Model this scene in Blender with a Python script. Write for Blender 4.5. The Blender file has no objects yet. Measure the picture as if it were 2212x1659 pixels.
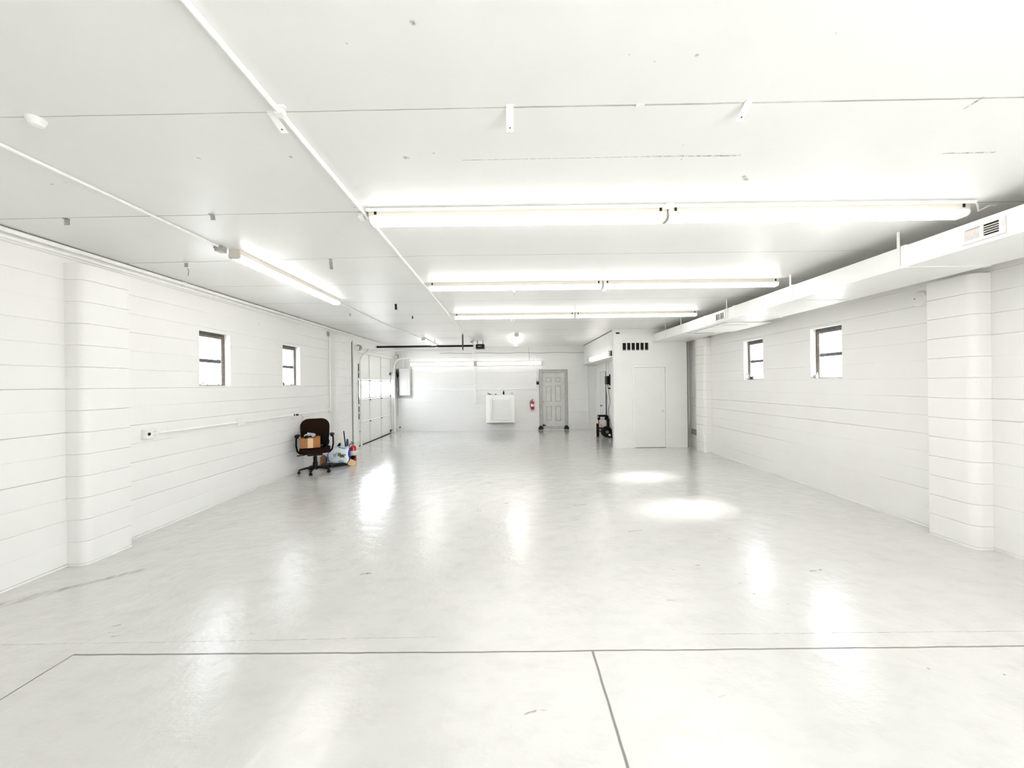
import bpy, bmesh, math, random
from mathutils import Vector, Matrix
random.seed(7)
C = bpy.context.scene.collection
SC = bpy.context.scene
PI = math.pi

# ------------------------------------------------------------------ camera, sky, sun, exposure
EYE = 1.65
cam_d = bpy.data.cameras.new('camera')
cam_d.sensor_width = 36.0
cam_d.lens = 800.0 / 2212.0 * 36.0
cam_d.clip_start = 0.02
cam = bpy.data.objects.new('camera', cam_d)
C.objects.link(cam)
cam.matrix_world = (Matrix.Translation((0, 0, EYE)) @ Matrix.Rotation(PI / 2, 4, 'X')
                    @ Matrix.Rotation(-0.0125, 4, 'Z'))
SC.camera = cam

TUBE = 6.8          # glow of the fluorescent lenses
SKY = 8.0
SUN = 13.0
wd = bpy.data.worlds.new('sky')
SC.world = wd
wd.use_nodes = True
bg = wd.node_tree.nodes['Background']
bg.inputs[0].default_value = (0.90, 0.95, 1.0, 1)
bg.inputs[1].default_value = SKY
sun_d = bpy.data.lights.new('sun', 'SUN')
sun_d.energy = SUN
sun_d.angle = 0.20
sun_d.color = (1.0, 0.97, 0.92)
sun = bpy.data.objects.new('sun', sun_d)
C.objects.link(sun)
sun.location = (8, 8, 8)
sun.rotation_euler = Vector((-2.36, -0.57, -2.0)).to_track_quat('-Z', 'Y').to_euler()

SC.view_settings.view_transform = 'Standard'
SC.view_settings.look = 'None'
SC.view_settings.exposure = 1.03
SC.view_settings.gamma = 1.0
SC.view_settings.use_curve_mapping = False
SC.cycles.max_bounces = 14
SC.cycles.diffuse_bounces = 9
SC.cycles.glossy_bounces = 5
SC.cycles.transparent_max_bounces = 12
SC.cycles.sample_clamp_indirect = 8.0

# room
XL, XR, YF, YB, H = -4.17, 4.60, 13.25, -3.2, 3.0

# ------------------------------------------------------------------ materials
class NT:
    def __init__(s, name):
        s.m = bpy.data.materials.new(name)
        s.m.use_nodes = True
        s.t = s.m.node_tree
        s.b = s.t.nodes['Principled BSDF']
    def n(s, kind, **kw):
        nd = s.t.nodes.new(kind)
        for k, v in kw.items():
            setattr(nd, k, v)
        return nd
    def l(s, a, b):
        s.t.links.new(a, b)
    def pos(s):
        return s.n('ShaderNodeNewGeometry').outputs['Position']
    def noise(s, vec, scale, detail=3, rough=0.55):
        nd = s.n('ShaderNodeTexNoise')
        nd.inputs['Scale'].default_value = scale
        nd.inputs['Detail'].default_value = detail
        nd.inputs['Roughness'].default_value = rough
        s.l(vec, nd.inputs['Vector'])
        return nd.outputs['Fac']
    def vscale(s, vec, sc):
        nd = s.n('ShaderNodeMapping')
        nd.inputs['Scale'].default_value = sc
        s.l(vec, nd.inputs['Vector'])
        return nd.outputs[0]
    def ramp(s, fac, a, b, lo=0.0, hi=1.0, smooth=False):
        nd = s.n('ShaderNodeMapRange')
        if smooth:
            nd.interpolation_type = 'SMOOTHSTEP'
        nd.inputs['From Min'].default_value = a
        nd.inputs['From Max'].default_value = b
        nd.inputs['To Min'].default_value = lo
        nd.inputs['To Max'].default_value = hi
        s.l(fac, nd.inputs['Value'])
        return nd.outputs[0]
    def math(s, op, a, b=None):
        nd = s.n('ShaderNodeMath', operation=op)
        for i, v in enumerate((a, b)):
            if v is None:
                continue
            if isinstance(v, (int, float)):
                nd.inputs[i].default_value = v
            else:
                s.l(v, nd.inputs[i])
        return nd.outputs[0]
    def vmath(s, op, a, b=None):
        nd = s.n('ShaderNodeVectorMath', operation=op)
        for i, v in enumerate((a, b)):
            if v is None:
                continue
            if isinstance(v, (tuple, list)):
                nd.inputs[i].default_value = v
            else:
                s.l(v, nd.inputs[i])
        return nd
    def mix(s, fac, a, b):
        nd = s.n('ShaderNodeMix', data_type='RGBA')
        if isinstance(fac, (int, float)):
            nd.inputs[0].default_value = fac
        else:
            s.l(fac, nd.inputs[0])
        for i, v in ((6, a), (7, b)):
            if isinstance(v, tuple):
                nd.inputs[i].default_value = v + (1,)
            else:
                s.l(v, nd.inputs[i])
        return nd.outputs[2]
    def bump(s, h, strength, dist=0.01):
        nd = s.n('ShaderNodeBump')
        nd.inputs['Strength'].default_value = strength
        nd.inputs['Distance'].default_value = dist
        s.l(h, nd.inputs['Height'])
        s.l(nd.outputs[0], s.b.inputs['Normal'])
        return nd
    def seg(s, vec, a, b, w0, w1):
        """1 on the segment a-b, falling to 0 between distances w0 and w1"""
        a, b = Vector(a), Vector(b)
        ba = b - a
        pa = s.vmath('SUBTRACT', vec, tuple(a)).outputs[0]
        d = s.vmath('DOT_PRODUCT', pa, tuple(ba / max(ba.length_squared, 1e-9))).outputs['Value']
        cl = s.n('ShaderNodeClamp')
        s.l(d, cl.inputs[0])
        sc = s.n('ShaderNodeVectorMath', operation='SCALE')
        sc.inputs[0].default_value = tuple(ba)
        s.l(cl.outputs[0], sc.inputs['Scale'])
        q = s.vmath('SUBTRACT', pa, sc.outputs[0]).outputs[0]
        ln = s.vmath('LENGTH', q).outputs['Value']
        return s.ramp(ln, w0, w1, 1.0, 0.0)
    def top(s, items):
        r = items[0]
        for i in items[1:]:
            r = s.math('MAXIMUM', r, i)
        return r

def mat(name, col, rough=0.5, metal=0.0, var=0.06, vs=9.0, bump=0.0, bs=60.0, emit=None, coat=0.0, spec=None):
    s = NT(name)
    p = s.pos()
    f = s.noise(p, vs, 4)
    d = tuple(max(0.0, c * (1 - var)) for c in col)
    u = tuple(min(1.0, c * (1 + var)) for c in col)
    s.l(s.mix(s.ramp(f, 0.3, 0.7), d, u), s.b.inputs['Base Color'])
    s.b.inputs['Roughness'].default_value = rough
    s.b.inputs['Metallic'].default_value = metal
    if spec is not None:
        s.b.inputs['Specular IOR Level'].default_value = spec
    if coat:
        s.b.inputs['Coat Weight'].default_value = coat
    if bump:
        s.bump(s.noise(p, bs, 3), bump, 0.004)
    if emit:
        s.b.inputs['Emission Color'].default_value = emit[0] + (1,)
        s.b.inputs['Emission Strength'].default_value = emit[1]
    return s.m

def make_block_paint(name, along, base, smear):
    """painted concrete block: vertical joints of a running bond and a sandy face"""
    s = NT(name)
    p = s.pos()
    sep = s.n('ShaderNodeSeparateXYZ')
    s.l(p, sep.inputs[0])
    cm = s.n('ShaderNodeCombineXYZ')
    s.l(sep.outputs[along], cm.inputs[0])
    s.l(s.math('SUBTRACT', sep.outputs[2], 0.02), cm.inputs[1])
    br = s.n('ShaderNodeTexBrick')
    br.offset = 0.5
    br.inputs['Scale'].default_value = 1.0
    br.inputs['Mortar Size'].default_value = 0.004
    br.inputs['Mortar Smooth'].default_value = 0.6
    br.inputs['Brick Width'].default_value = 0.4064
    br.inputs['Row Height'].default_value = 0.2045
    s.l(cm.outputs[0], br.inputs['Vector'])
    fine = s.noise(p, 110, 4, 0.7)
    coarse = s.noise(p, 9, 4)
    h = s.math('ADD', s.math('MULTIPLY', br.outputs['Fac'], -0.25), s.math('ADD', s.math('MULTIPLY', fine, 0.35), s.math('MULTIPLY', coarse, 0.6)))
    s.bump(h, 0.35, 0.004)
    blot = s.ramp(s.noise(s.vscale(p, (1, 1, .7)), 1.1, 5, 0.6), 0.35, 0.75)
    col = s.mix(blot, base, smear)
    # scuffs and pock marks
    vo = s.n('ShaderNodeTexVoronoi')
    vo.inputs['Scale'].default_value = 2.2
    s.l(p, vo.inputs['Vector'])
    pit = s.math('MULTIPLY', s.ramp(vo.outputs['Distance'], 0.012, 0.022, 1, 0), s.ramp(s.noise(p, 1.7, 2), 0.52, 0.6))
    col = s.mix(s.math('MULTIPLY', pit, 0.85), col, (0.24, 0.22, 0.20))
    if smear[0] > base[2]:
        pass
    s.l(col, s.b.inputs['Base Color'])
    s.b.inputs['Roughness'].default_value = 0.42
    s.b.inputs['Specular IOR Level'].default_value = 0.35
    return s.m

M = {}
M['block_side'] = make_block_paint('painted block side', 1, (0.825, 0.82, 0.805), (0.795, 0.785, 0.768))
M['block_far'] = make_block_paint('painted block far', 0, (0.80, 0.80, 0.79), (0.77, 0.77, 0.76))
M['plaster'] = mat('white painted board', (0.79, 0.79, 0.77), 0.45, var=0.02, vs=2.0, bump=0.12, bs=90)
M['trim'] = mat('white trim paint', (0.80, 0.80, 0.78), 0.4, var=0.02)
M['door_white'] = mat('white door paint', (0.78, 0.78, 0.76), 0.38, var=0.015, vs=3)
M['white_metal'] = mat('white painted metal', (0.80, 0.80, 0.785), 0.35, var=0.02, vs=4)
M['duct_paint'] = mat('white duct paint', (0.83, 0.83, 0.81), 0.38, var=0.02, vs=3, bump=0.1, bs=12)
M['conduit'] = mat('white painted conduit', (0.89, 0.89, 0.87), 0.35, var=0.04, vs=14)
M['bright_white'] = mat('bright white paint', (0.92, 0.92, 0.90), 0.4, var=0.02)
M['fixture'] = mat('cream fixture steel', (0.60, 0.56, 0.50), 0.4, var=0.02)
M['tube'] = mat('glowing lens', (0.9, 0.9, 0.9), 0.4, var=0.0, emit=((1.0, 0.99, 0.965), TUBE))
M['bare_tube'] = mat('glowing bare tube', (0.9, 0.9, 0.9), 0.4, var=0.0, emit=((1.0, 0.985, 0.95), TUBE * .4))
M['black'] = mat('black plastic', (0.004, 0.004, 0.0042), 0.45, var=0.2, spec=.22)
M['black_fabric'] = mat('black nylon', (0.004, 0.004, 0.004), 0.85, spec=.15, var=0.3, vs=40, bump=0.4, bs=200)
M['hole'] = mat('dark opening', (0.006, 0.006, 0.006), 0.9, var=0.0)
M['chair_fabric'] = mat('dark brown chair fabric', (0.017, 0.0075, 0.0035), 0.95, spec=.12, var=0.35, vs=160, bump=0.5, bs=420)
M['cardboard'] = mat('brown cardboard', (0.37, 0.15, 0.045), 0.8, var=0.07, vs=24)
M['cardboard_pale'] = mat('tan cardboard', (0.70, 0.48, 0.28), 0.8, var=0.05, vs=24)
M['cardboard_dark'] = mat('worn cardboard', (0.30, 0.17, 0.08), 0.85, var=0.15, vs=20)
M['tape'] = mat('packing tape', (0.72, 0.50, 0.30), 0.35, var=0.05)
M['grey_film'] = mat('grey plastic film', (0.50, 0.50, 0.56), 0.3, var=0.25, vs=22)
M['bag_white'] = mat('white bag film', (0.74, 0.80, 0.86), 0.35, var=0.06, vs=12)
M['bag_blue'] = mat('blue bag print', (0.07, 0.22, 0.62), 0.35, var=0.3, vs=16)
M['bag_sky'] = mat('light blue bag print', (0.30, 0.60, 0.80), 0.35, var=0.2, vs=16)
M['ink'] = mat('dark ink', (0.03, 0.05, 0.10), 0.5, var=0.2)
M['blue'] = mat('blue plastic', (0.02, 0.10, 0.50), 0.35, var=0.1)
M['navy'] = mat('navy plastic', (0.015, 0.03, 0.12), 0.4, var=0.2)
M['red'] = mat('red enamel', (0.50, 0.012, 0.012), 0.25, var=0.05, coat=0.4)
M['label_white'] = mat('white label', (0.78, 0.76, 0.74), 0.5, var=0.04, vs=30)
M['green'] = mat('leafy green print', (0.08, 0.14, 0.03), 0.5, var=0.5, vs=40)
M['maroon'] = mat('dark red print', (0.20, 0.02, 0.02), 0.5, var=0.4, vs=40)
M['steel'] = mat('dull steel', (0.55, 0.55, 0.54), 0.35, 0.9, var=0.1)
M['galv'] = mat('galvanised strip', (0.42, 0.42, 0.40), 0.5, 0.5, var=0.25, vs=30)
M['dark_steel'] = mat('dark angle steel', (0.10, 0.105, 0.09), 0.5, 0.6, var=0.3, vs=30)
M['grey_door'] = mat('grey door paint', (0.58, 0.58, 0.56), 0.45, var=0.06, vs=5)
M['grey_frame'] = mat('weathered grey frame', (0.44, 0.43, 0.40), 0.55, var=0.12, vs=14)
M['brown_frame'] = mat('weathered bronze frame', (0.15, 0.125, 0.10), 0.5, 0.2, var=0.3, vs=30)
M['alu'] = mat('worn aluminium', (0.62, 0.62, 0.62), 0.4, 0.5, var=0.2, vs=24)
M['rail_grey'] = mat('dark grey rail', (0.12, 0.12, 0.12), 0.5, 0.3, var=0.25, vs=30)
M['board'] = mat('grey backboard', (0.46, 0.46, 0.44), 0.6, var=0.12, vs=9)
M['panel_grey'] = mat('pale grey panel', (0.70, 0.705, 0.70), 0.4, var=0.02)
M['filter'] = mat('greige grille', (0.38, 0.355, 0.33), 0.6, var=0.08, vs=60)
M['pale_pink'] = mat('pinkish white enamel', (0.78, 0.70, 0.64), 0.4, var=0.03)
M['cream'] = mat('cream plastic', (0.74, 0.62, 0.50), 0.5, var=0.05)
M['brass'] = mat('yellowed metal', (0.50, 0.42, 0.24), 0.35, 0.5, var=0.2)
M['ground'] = mat('pale exterior concrete', (0.66, 0.65, 0.63), 0.8, var=0.1, vs=2)
M['cable_white'] = mat('white cable', (0.55, 0.55, 0.54), 0.45, var=0.05)
M['cable_grey'] = mat('grey cable', (0.16, 0.16, 0.16), 0.5, var=0.1)
M['seal'] = mat('rubber seal', (0.012, 0.012, 0.012), 0.7, var=0.4, vs=30, bump=0.5, bs=50)
M['pale_lens'] = mat('pale jug plastic', (0.78, 0.78, 0.78), 0.35, var=0.05)

def make_glass():
    s = NT('window glass')
    tr = s.n('ShaderNodeBsdfTransparent')
    gl = s.n('ShaderNodeBsdfGlossy')
    gl.inputs['Roughness'].default_value = 0.05
    mx = s.n('ShaderNodeMixShader')
    f = s.noise(s.pos(), 14, 5, 0.7)
    tr_col = s.mix(s.ramp(f, 0.52, 0.64), (0.97, 0.97, 0.98), (0.86, 0.87, 0.90))
    s.l(tr_col, tr.inputs[0])
    mx.inputs[0].default_value = 0.06
    s.l(tr.outputs[0], mx.inputs[1])
    s.l(gl.outputs[0], mx.inputs[2])
    s.l(mx.outputs[0], s.t.nodes['Material Output'].inputs[0])
    return s.m
M['glass'] = make_glass()

def make_ceiling():
    s = NT('white ceiling paint')
    p = s.pos()
    wob = s.vmath('SCALE', s.n('ShaderNodeTexNoise').outputs['Color'])
    nz = wob.inputs[0].links[0].from_node
    nz.inputs['Scale'].default_value = 6.0
    s.l(p, nz.inputs['Vector'])
    wob.inputs['Scale'].default_value = 0.006
    q = s.vmath('ADD', p, wob.outputs[0]).outputs[0]
    off = 0.003
    seams = []
    for a, b, w in (((-4.3, 1.848), (0.0, 1.808), .0016), ((0.0, 1.808), (4.7, 1.765), .0026),
                    ((-4.3, 2.925), (-1.1, 2.869), .0028), ((3.5, 2.842), (4.7, 2.83), .003),
                    ((-4.3, 3.99), (-1.0, 3.875), .0022), ((-1.0, 3.872), (4.7, 3.875), .0022),
                    ((-4.3, 4.95), (4.7, 4.90), .003), ((-4.3, 6.0), (4.7, 5.94), .003),
                    ((-4.3, 7.1), (4.7, 7.04), .004), ((-4.3, 8.15), (4.7, 8.1), .004),
                    ((-4.3, 9.3), (4.7, 9.25), .005), ((-4.3, 10.5), (4.7, 10.45), .005)):
        seams.append(s.seg(q, (a[0] + off, a[1] + off, H + off), (b[0] + off, b[1] + off, H + off), w, w * 2.6))
    seam = s.top(seams)
    marks = []
    for a, b, w in (((-0.278, 2.228), (0.83, 2.216), .0012), ((0.83, 2.214), (1.38, 2.216), .003), ((2.607, 2.219), (2.903, 2.216), .003),
                    ((1.545, 2.44), (1.593, 2.49), .006), ((2.281, 1.786), (2.281, 1.85), .004)):
        marks.append(s.seg(q, (a[0] + off, a[1] + off, H + off), (b[0] + off, b[1] + off, H + off), w, w * 3))
    for x, y, r in ((-.353, 1.37, .012), (-.633, 1.46, .005), (.497, 1.529, .004), (.615, 1.559, .004), (.776, 1.533, .008), (1.279, 1.441, .004),
                    (-1.825, 2.173, .012), (-1.286, 2.171, .012), (-.614, 2.194, .016), (-.436, 2.158, .007), (.992, 2.114, .005), (1.041, 2.25, .007),
                    (-3.006, 2.427, .010), (-2.891, 2.413, .010), (-2.807, 2.426, .008), (-1.177, 2.8, .01)):
        marks.append(s.seg(s.vmath('ADD', p, s.vmath('MULTIPLY', wob.outputs[0], (6, 6, 0)).outputs[0]).outputs[0],
                           (x + .018, y + .018, H + .003), (x + .021, y + .019, H + .003), r * .4, r * 1.2))
    mark = s.math('MULTIPLY', s.top(marks), s.ramp(s.noise(p, 45, 4, .8), .38, .6))
    # faint grime lines only show where the joint compound has worn away
    seam_c = s.math('MULTIPLY', seam, s.ramp(s.noise(p, 3.5, 4, .7), .25, .6, .35, 1.0))
    base = s.mix(s.ramp(s.noise(p, .9, 4, .6), .35, .7), (0.80, 0.798, 0.782), (0.765, 0.762, 0.745))
    col = s.mix(s.math('MULTIPLY', seam_c, .7), base, (0.16, 0.15, 0.135))
    col = s.mix(s.math('MULTIPLY', mark, .9), col, (0.13, 0.125, 0.11))
    s.l(col, s.b.inputs['Base Color'])
    s.b.inputs['Roughness'].default_value = 0.36
    s.b.inputs['Specular IOR Level'].default_value = 0.4
    h = s.math('ADD', s.math('MULTIPLY', s.noise(s.vscale(p, (1, 2.2, 1)), 2.4, 4), 0.9), s.math('MULTIPLY', s.noise(p, 40, 3), .06))
    s.bump(s.math('SUBTRACT', h, s.math('MULTIPLY', seam, .25)), 0.16, 0.02)
    return s.m
M['ceiling'] = make_ceiling()

def make_floor():
    s = NT('grey epoxy floor')
    p = s.pos()
    nz = s.n('ShaderNodeTexNoise')
    nz.inputs['Scale'].default_value = 5.0
    nz.inputs['Detail'].default_value = 4.0
    s.l(p, nz.inputs['Vector'])
    wob = s.vmath('SCALE', nz.outputs['Color'])
    wob.inputs['Scale'].default_value = 0.012
    q = s.vmath('ADD', p, wob.outputs[0]).outputs[0]
    o = .006
    def S(a, b, w0, w1):
        return s.seg(q, (a[0] + o, a[1] + o, o), (b[0] + o, b[1] + o, o), w0, w1)
    joint = s.top([S((-2.75, 2.303), (0.0, 2.283), .0035, .008), S((0.0, 2.283), (4.7, 2.275), .0030, .007),
                   S((-2.75, 2.303), (-2.75, -3.3), .003, .007), S((.476, 2.28), (.476, -3.3), .004, .009)])
    hair = s.top([S((-3.33, 2.40), (-.5, 2.424), .001, .004), (S((1.2, 2.42), (3.6, 2.41), .001, .004)),
                  S((-1.65, 9.58), (.5, 9.43), .002, .006), S((.9, 10.615), (1.09, 10.6), .006, .012)])
    hair = s.math('MULTIPLY', hair, s.ramp(s.noise(p, 7, 4, .7), .4, .6, .1, .8))
    wide = s.vmath('ADD', p, s.vmath('MULTIPLY', wob.outputs[0], (5, 5, 0)).outputs[0]).outputs[0]
    def W(a, b, w0, w1):
        return s.seg(wide, (a[0] + .03, a[1] + .03, .006), (b[0] + .03, b[1] + .03, .006), w0, w1)
    stain = s.top([W((-4.05, 2.76), (-3.80, 3.0), .03, .09), W((-3.80, 3.0), (-3.40, 3.36), .008, .055)])
    stain = s.math('MULTIPLY', stain, s.ramp(s.noise(s.vscale(p, (7, 2, 1)), 3, 4, .75), .35, .62))
    specks = []
    for x, y, r, dx in ((.968, 2.017, .007, .012), (1.09, 1.935, .008, .02), (.123, 1.66, .005, 0), (-2.67, 2.464, .012, .02), (-2.78, 2.579, .012, .02),
                        (-1.73, 2.891, .008, .01), (-1.303, 3.247, .022, .03), (-.438, 4.842, .014, .02), (.743, 4.457, .014, .05),
                        (-2.027, 5.245, .03, .16), (-1.793, 5.136, .03, .12), (-.012, 1.738, .005, 0), (2.62, 3.2, .016, .06),
                        (-1.1, 5.65, .012, .2), (-.1, 5.13, .02, .02), (.9, 5.0, .016, .08), (1.35, 4.1, .014, .08), (1.1, 5.7, .014, .03), (-.4, 6.2, .02, .03)):
        specks.append(s.seg(wide, (x - dx + .03, y + .03, .006), (x + dx + .03, y + .03 + dx * .4, .006), r * .3, r))
    speck = s.math('MULTIPLY', s.top(specks), s.ramp(s.noise(p, 40, 4, .8), .42, .58))
    sv = s.vscale(p, (1.0, 2.6, 1.0))
    vo = s.n('ShaderNodeTexVoronoi')
    vo.inputs['Scale'].default_value = 3.1
    s.l(s.vmath('ADD', sv, s.vmath('MULTIPLY', nz.outputs['Color'], (.35, .35, 0)).outputs[0]).outputs[0], vo.inputs['Vector'])
    chips = s.math('MULTIPLY', s.ramp(vo.outputs['Distance'], .025, .07, 1, 0), s.ramp(s.noise(p, .8, 3), .48, .56))
    big = s.noise(p, .7, 5, .6)
    mid = s.noise(s.vscale(p, (1, 1.6, 1)), 4.5, 5, .65)
    base = s.mix(s.ramp(big, .3, .7), (0.56, 0.558, 0.542), (0.63, 0.625, 0.605))
    base = s.mix(s.ramp(mid, .48, .72, 0, .35), base, (0.47, 0.465, 0.44))
    col = s.mix(s.math('MULTIPLY', chips, .8), base, (0.25, 0.24, 0.21))
    col = s.mix(s.math('MULTIPLY', hair, .9), col, (0.20, 0.185, 0.16))
    col = s.mix(s.math('MULTIPLY', stain, .8), col, (0.25, 0.195, 0.14))
    col = s.mix(s.math('MULTIPLY', speck, .95), col, (0.13, 0.115, 0.095))
    rust = s.ramp(s.noise(p, 2.3, 3), .55, .7)
    col = s.mix(s.math('MULTIPLY', joint, .88), col, s.mix(rust, (0.10, 0.09, 0.085), (0.20, 0.13, 0.07)))
    s.l(col, s.b.inputs['Base Color'])
    rg = s.math('ADD', s.ramp(mid, .35, .7, .06, .16), s.math('MULTIPLY', joint, .4))
    s.l(rg, s.b.inputs['Roughness'])
    s.b.inputs['Coat Weight'].default_value = 0.8
    s.b.inputs['Coat Roughness'].default_value = 0.07
    lumps = s.math('ADD', s.math('MULTIPLY', s.noise(p, 5.0, 3), 1.0), s.math('MULTIPLY', s.noise(s.vscale(p, (1, 2.2, 1)), 24, 5, .72), .20))
    h = s.math('SUBTRACT', lumps, s.math('ADD', s.math('MULTIPLY', joint, .4), s.math('MULTIPLY', chips, .05)))
    bp = s.bump(h, .30, .02)
    s.l(bp.outputs[0], s.b.inputs['Coat Normal'])
    return s.m
M['floor'] = make_floor()

# ------------------------------------------------------------------ mesh helpers (world coordinates)
class MB:
    def __init__(s):
        s.bm = bmesh.new()
    def _m(s, fn, mx=None):
        n0 = len(s.bm.verts)
        fn()
        if mx is not None:
            s.bm.verts.ensure_lookup_table()
            for v in s.bm.verts[n0:]:
                v.co = mx @ v.co
        return s
    def face(s, pts):
        s.bm.faces.new([s.bm.verts.new(p) for p in pts])
        return s
    def box(s, x0, x1, y0, y1, z0, z1, bev=0.0, mx=None):
        x0, x1 = sorted((x0, x1)); y0, y1 = sorted((y0, y1)); z0, z1 = sorted((z0, z1))
        t = bmesh.new()
        v = [t.verts.new((x, y, z)) for x in (x0, x1) for y in (y0, y1) for z in (z0, z1)]
        for q in ((0, 1, 3, 2), (4, 6, 7, 5), (0, 4, 5, 1), (2, 3, 7, 6), (0, 2, 6, 4), (1, 5, 7, 3)):
            t.faces.new([v[i] for i in q])
        if bev:
            bmesh.ops.bevel(t, geom=list(t.edges), offset=bev, segments=2, affect='EDGES', profile=.6)
        s._join(t, mx)
        return s
    def _join(s, t, mx=None):
        bmesh.ops.recalc_face_normals(t, faces=list(t.faces))
        mp = {}
        for v in t.verts:
            mp[v] = s.bm.verts.new(mx @ v.co if mx is not None else v.co)
        for f in t.faces:
            try:
                s.bm.faces.new([mp[v] for v in f.verts])
            except ValueError:
                pass
        t.free()
    def tube(s, pts, r, seg=8, mx=None, flat=None):
        pts = [Vector(p) for p in pts]
        t = bmesh.new()
        n = len(pts)
        rr = r if isinstance(r, (list, tuple)) else [r] * n
        d0 = (pts[1] - pts[0]).normalized()
        up = Vector((0, 0, 1)) if abs(d0.z) < .9 else Vector((1, 0, 0))
        u = d0.cross(up).normalized()
        rings = []
        for i, p in enumerate(pts):
            d = ((pts[min(i + 1, n - 1)] - p).normalized() + (p - pts[max(i - 1, 0)]).normalized())
            d = d.normalized() if d.length > 1e-6 else d0
            u = (u - d * u.dot(d)).normalized()
            w = d.cross(u)
            sx, sy = flat if flat else (1, 1)
            rings.append([t.verts.new(p + u * math.cos(2 * PI * k / seg) * rr[i] * sx + w * math.sin(2 * PI * k / seg) * rr[i] * sy) for k in range(seg)])
        for a, b in zip(rings, rings[1:]):
            for k in range(seg):
                t.faces.new((a[k], a[(k + 1) % seg], b[(k + 1) % seg], b[k]))
        t.faces.new(rings[0]); t.faces.new(rings[-1])
        s._join(t, mx)
        return s
    def lathe(s, prof, c, axis='Z', seg=20, mx=None):
        """prof: (radius, height) pairs along the axis from point c"""
        t = bmesh.new()
        rings = []
        for r, h in prof:
            ring = []
            for k in range(seg):
                a = 2 * PI * k / seg
                x, y = r * math.cos(a), r * math.sin(a)
                q = {'Z': (x, y, h), 'X': (h, x, y), 'Y': (x, h, y)}[axis]
                ring.append(t.verts.new((c[0] + q[0], c[1] + q[1], c[2] + q[2])))
            rings.append(ring)
        for a, b in zip(rings, rings[1:]):
            for k in range(seg):
                t.faces.new((a[k], a[(k + 1) % seg], b[(k + 1) % seg], b[k]))
        t.faces.new(rings[0]); t.faces.new(rings[-1])
        s._join(t, mx)
        return s
    def prism(s, poly, axis, a, b, mx=None, bev=0.0):
        """poly in the two other axes, in order (x,y), (x,z) or (y,z)"""
        t = bmesh.new()
        def P(q, h):
            return {'X': (h, q[0], q[1]), 'Y': (q[0], h, q[1]), 'Z': (q[0], q[1], h)}[axis]
        A = [t.verts.new(P(q, a)) for q in poly]
        B = [t.verts.new(P(q, b)) for q in poly]
        n = len(poly)
        t.faces.new(A); t.faces.new(B)
        for i in range(n):
            t.faces.new((A[i], A[(i + 1) % n], B[(i + 1) % n], B[i]))
        if bev:
            bmesh.ops.bevel(t, geom=list(t.edges), offset=bev, segments=2, affect='EDGES', profile=.6)
        s._join(t, mx)
        return s
    def blob(s, c, r, seg=16, jitter=0.0, mx=None, seed=1):
        t = bmesh.new()
        bmesh.ops.create_uvsphere(t, u_segments=seg, v_segments=max(8, seg // 2), radius=1.0)
        rd = random.Random(seed)
        for v in t.verts:
            k = 1 + jitter * (rd.random() - .5)
            v.co = Vector((c[0] + v.co.x * r[0] * k, c[1] + v.co.y * r[1] * k, c[2] + v.co.z * r[2] * k))
        s._join(t, mx)
        return s
    def build(s, name, m, parent=None, smooth=False, recalc=True):
        bm = s.bm
        if recalc:
            bmesh.ops.recalc_face_normals(bm, faces=list(bm.faces))
        xs = [v.co for v in bm.verts]
        lo = Vector((min(v.x for v in xs), min(v.y for v in xs), min(v.z for v in xs)))
        hi = Vector((max(v.x for v in xs), max(v.y for v in xs), max(v.z for v in xs)))
        org = Vector(((lo.x + hi.x) / 2, (lo.y + hi.y) / 2, lo.z))
        for v in bm.verts:
            v.co -= org
        me = bpy.data.meshes.new(name)
        bm.to_mesh(me)
        bm.free()
        if smooth:
            me.polygons.foreach_set('use_smooth', [True] * len(me.polygons))
            me.set_sharp_from_angle(angle=math.radians(38))
        me.materials.append(M[m] if isinstance(m, str) else m)
        o = bpy.data.objects.new(name, me)
        C.objects.link(o)
        if parent is not None:
            o.parent = parent
            w = Vector((0, 0, 0))
            q = parent
            while q is not None:
                w += q.location
                q = q.parent
            o.location = org - w
        else:
            o.location = org
        return o

def tag(o, label=None, cat=None, group=None, kind=None):
    for k, v in (('label', label), ('category', cat), ('group', group), ('kind', kind)):
        if v:
            o[k] = v
    return o

def thing(name, loc, label, cat, group=None, kind=None):
    o = bpy.data.objects.new(name, None)
    o.empty_display_size = .1
    C.objects.link(o)
    o.location = loc
    return tag(o, label, cat, group, kind)

def bx(x0, x1, y0, y1, z0, z1, bev=0.0):
    return MB().box(x0, x1, y0, y1, z0, z1, bev)

def arc(c, r, a0, a1, n, plane):
    out = []
    for i in range(n + 1):
        a = a0 + (a1 - a0) * i / n
        u, v = r * math.cos(a), r * math.sin(a)
        out.append({'XZ': (c[0] + u, c[1], c[2] + v), 'YZ': (c[0], c[1] + u, c[2] + v), 'XY': (c[0] + u, c[1] + v, c[2])}[plane])
    return out

# ------------------------------------------------------------------ the setting
tag(bx(XL - .2, XR + .2, YB - .2, YF + .2, -.15, 0).build('floor', 'floor'), 'glossy grey painted concrete floor with dark slab joints', 'floor', kind='structure')
tag(bx(XL - .2, XR + .2, YB - .2, YF + .2, H, H + .15).build('ceiling', 'ceiling'), 'white painted board ceiling with thin seams and scuffs', 'ceiling', kind='structure')
tag(bx(-60, 60, -40, 60, -.35, -.16).build('exterior_ground', 'ground'), 'pale ground outside the windows', 'ground', kind='structure')

COURSES = [.02 + .2045 * i for i in range(15)]

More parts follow.
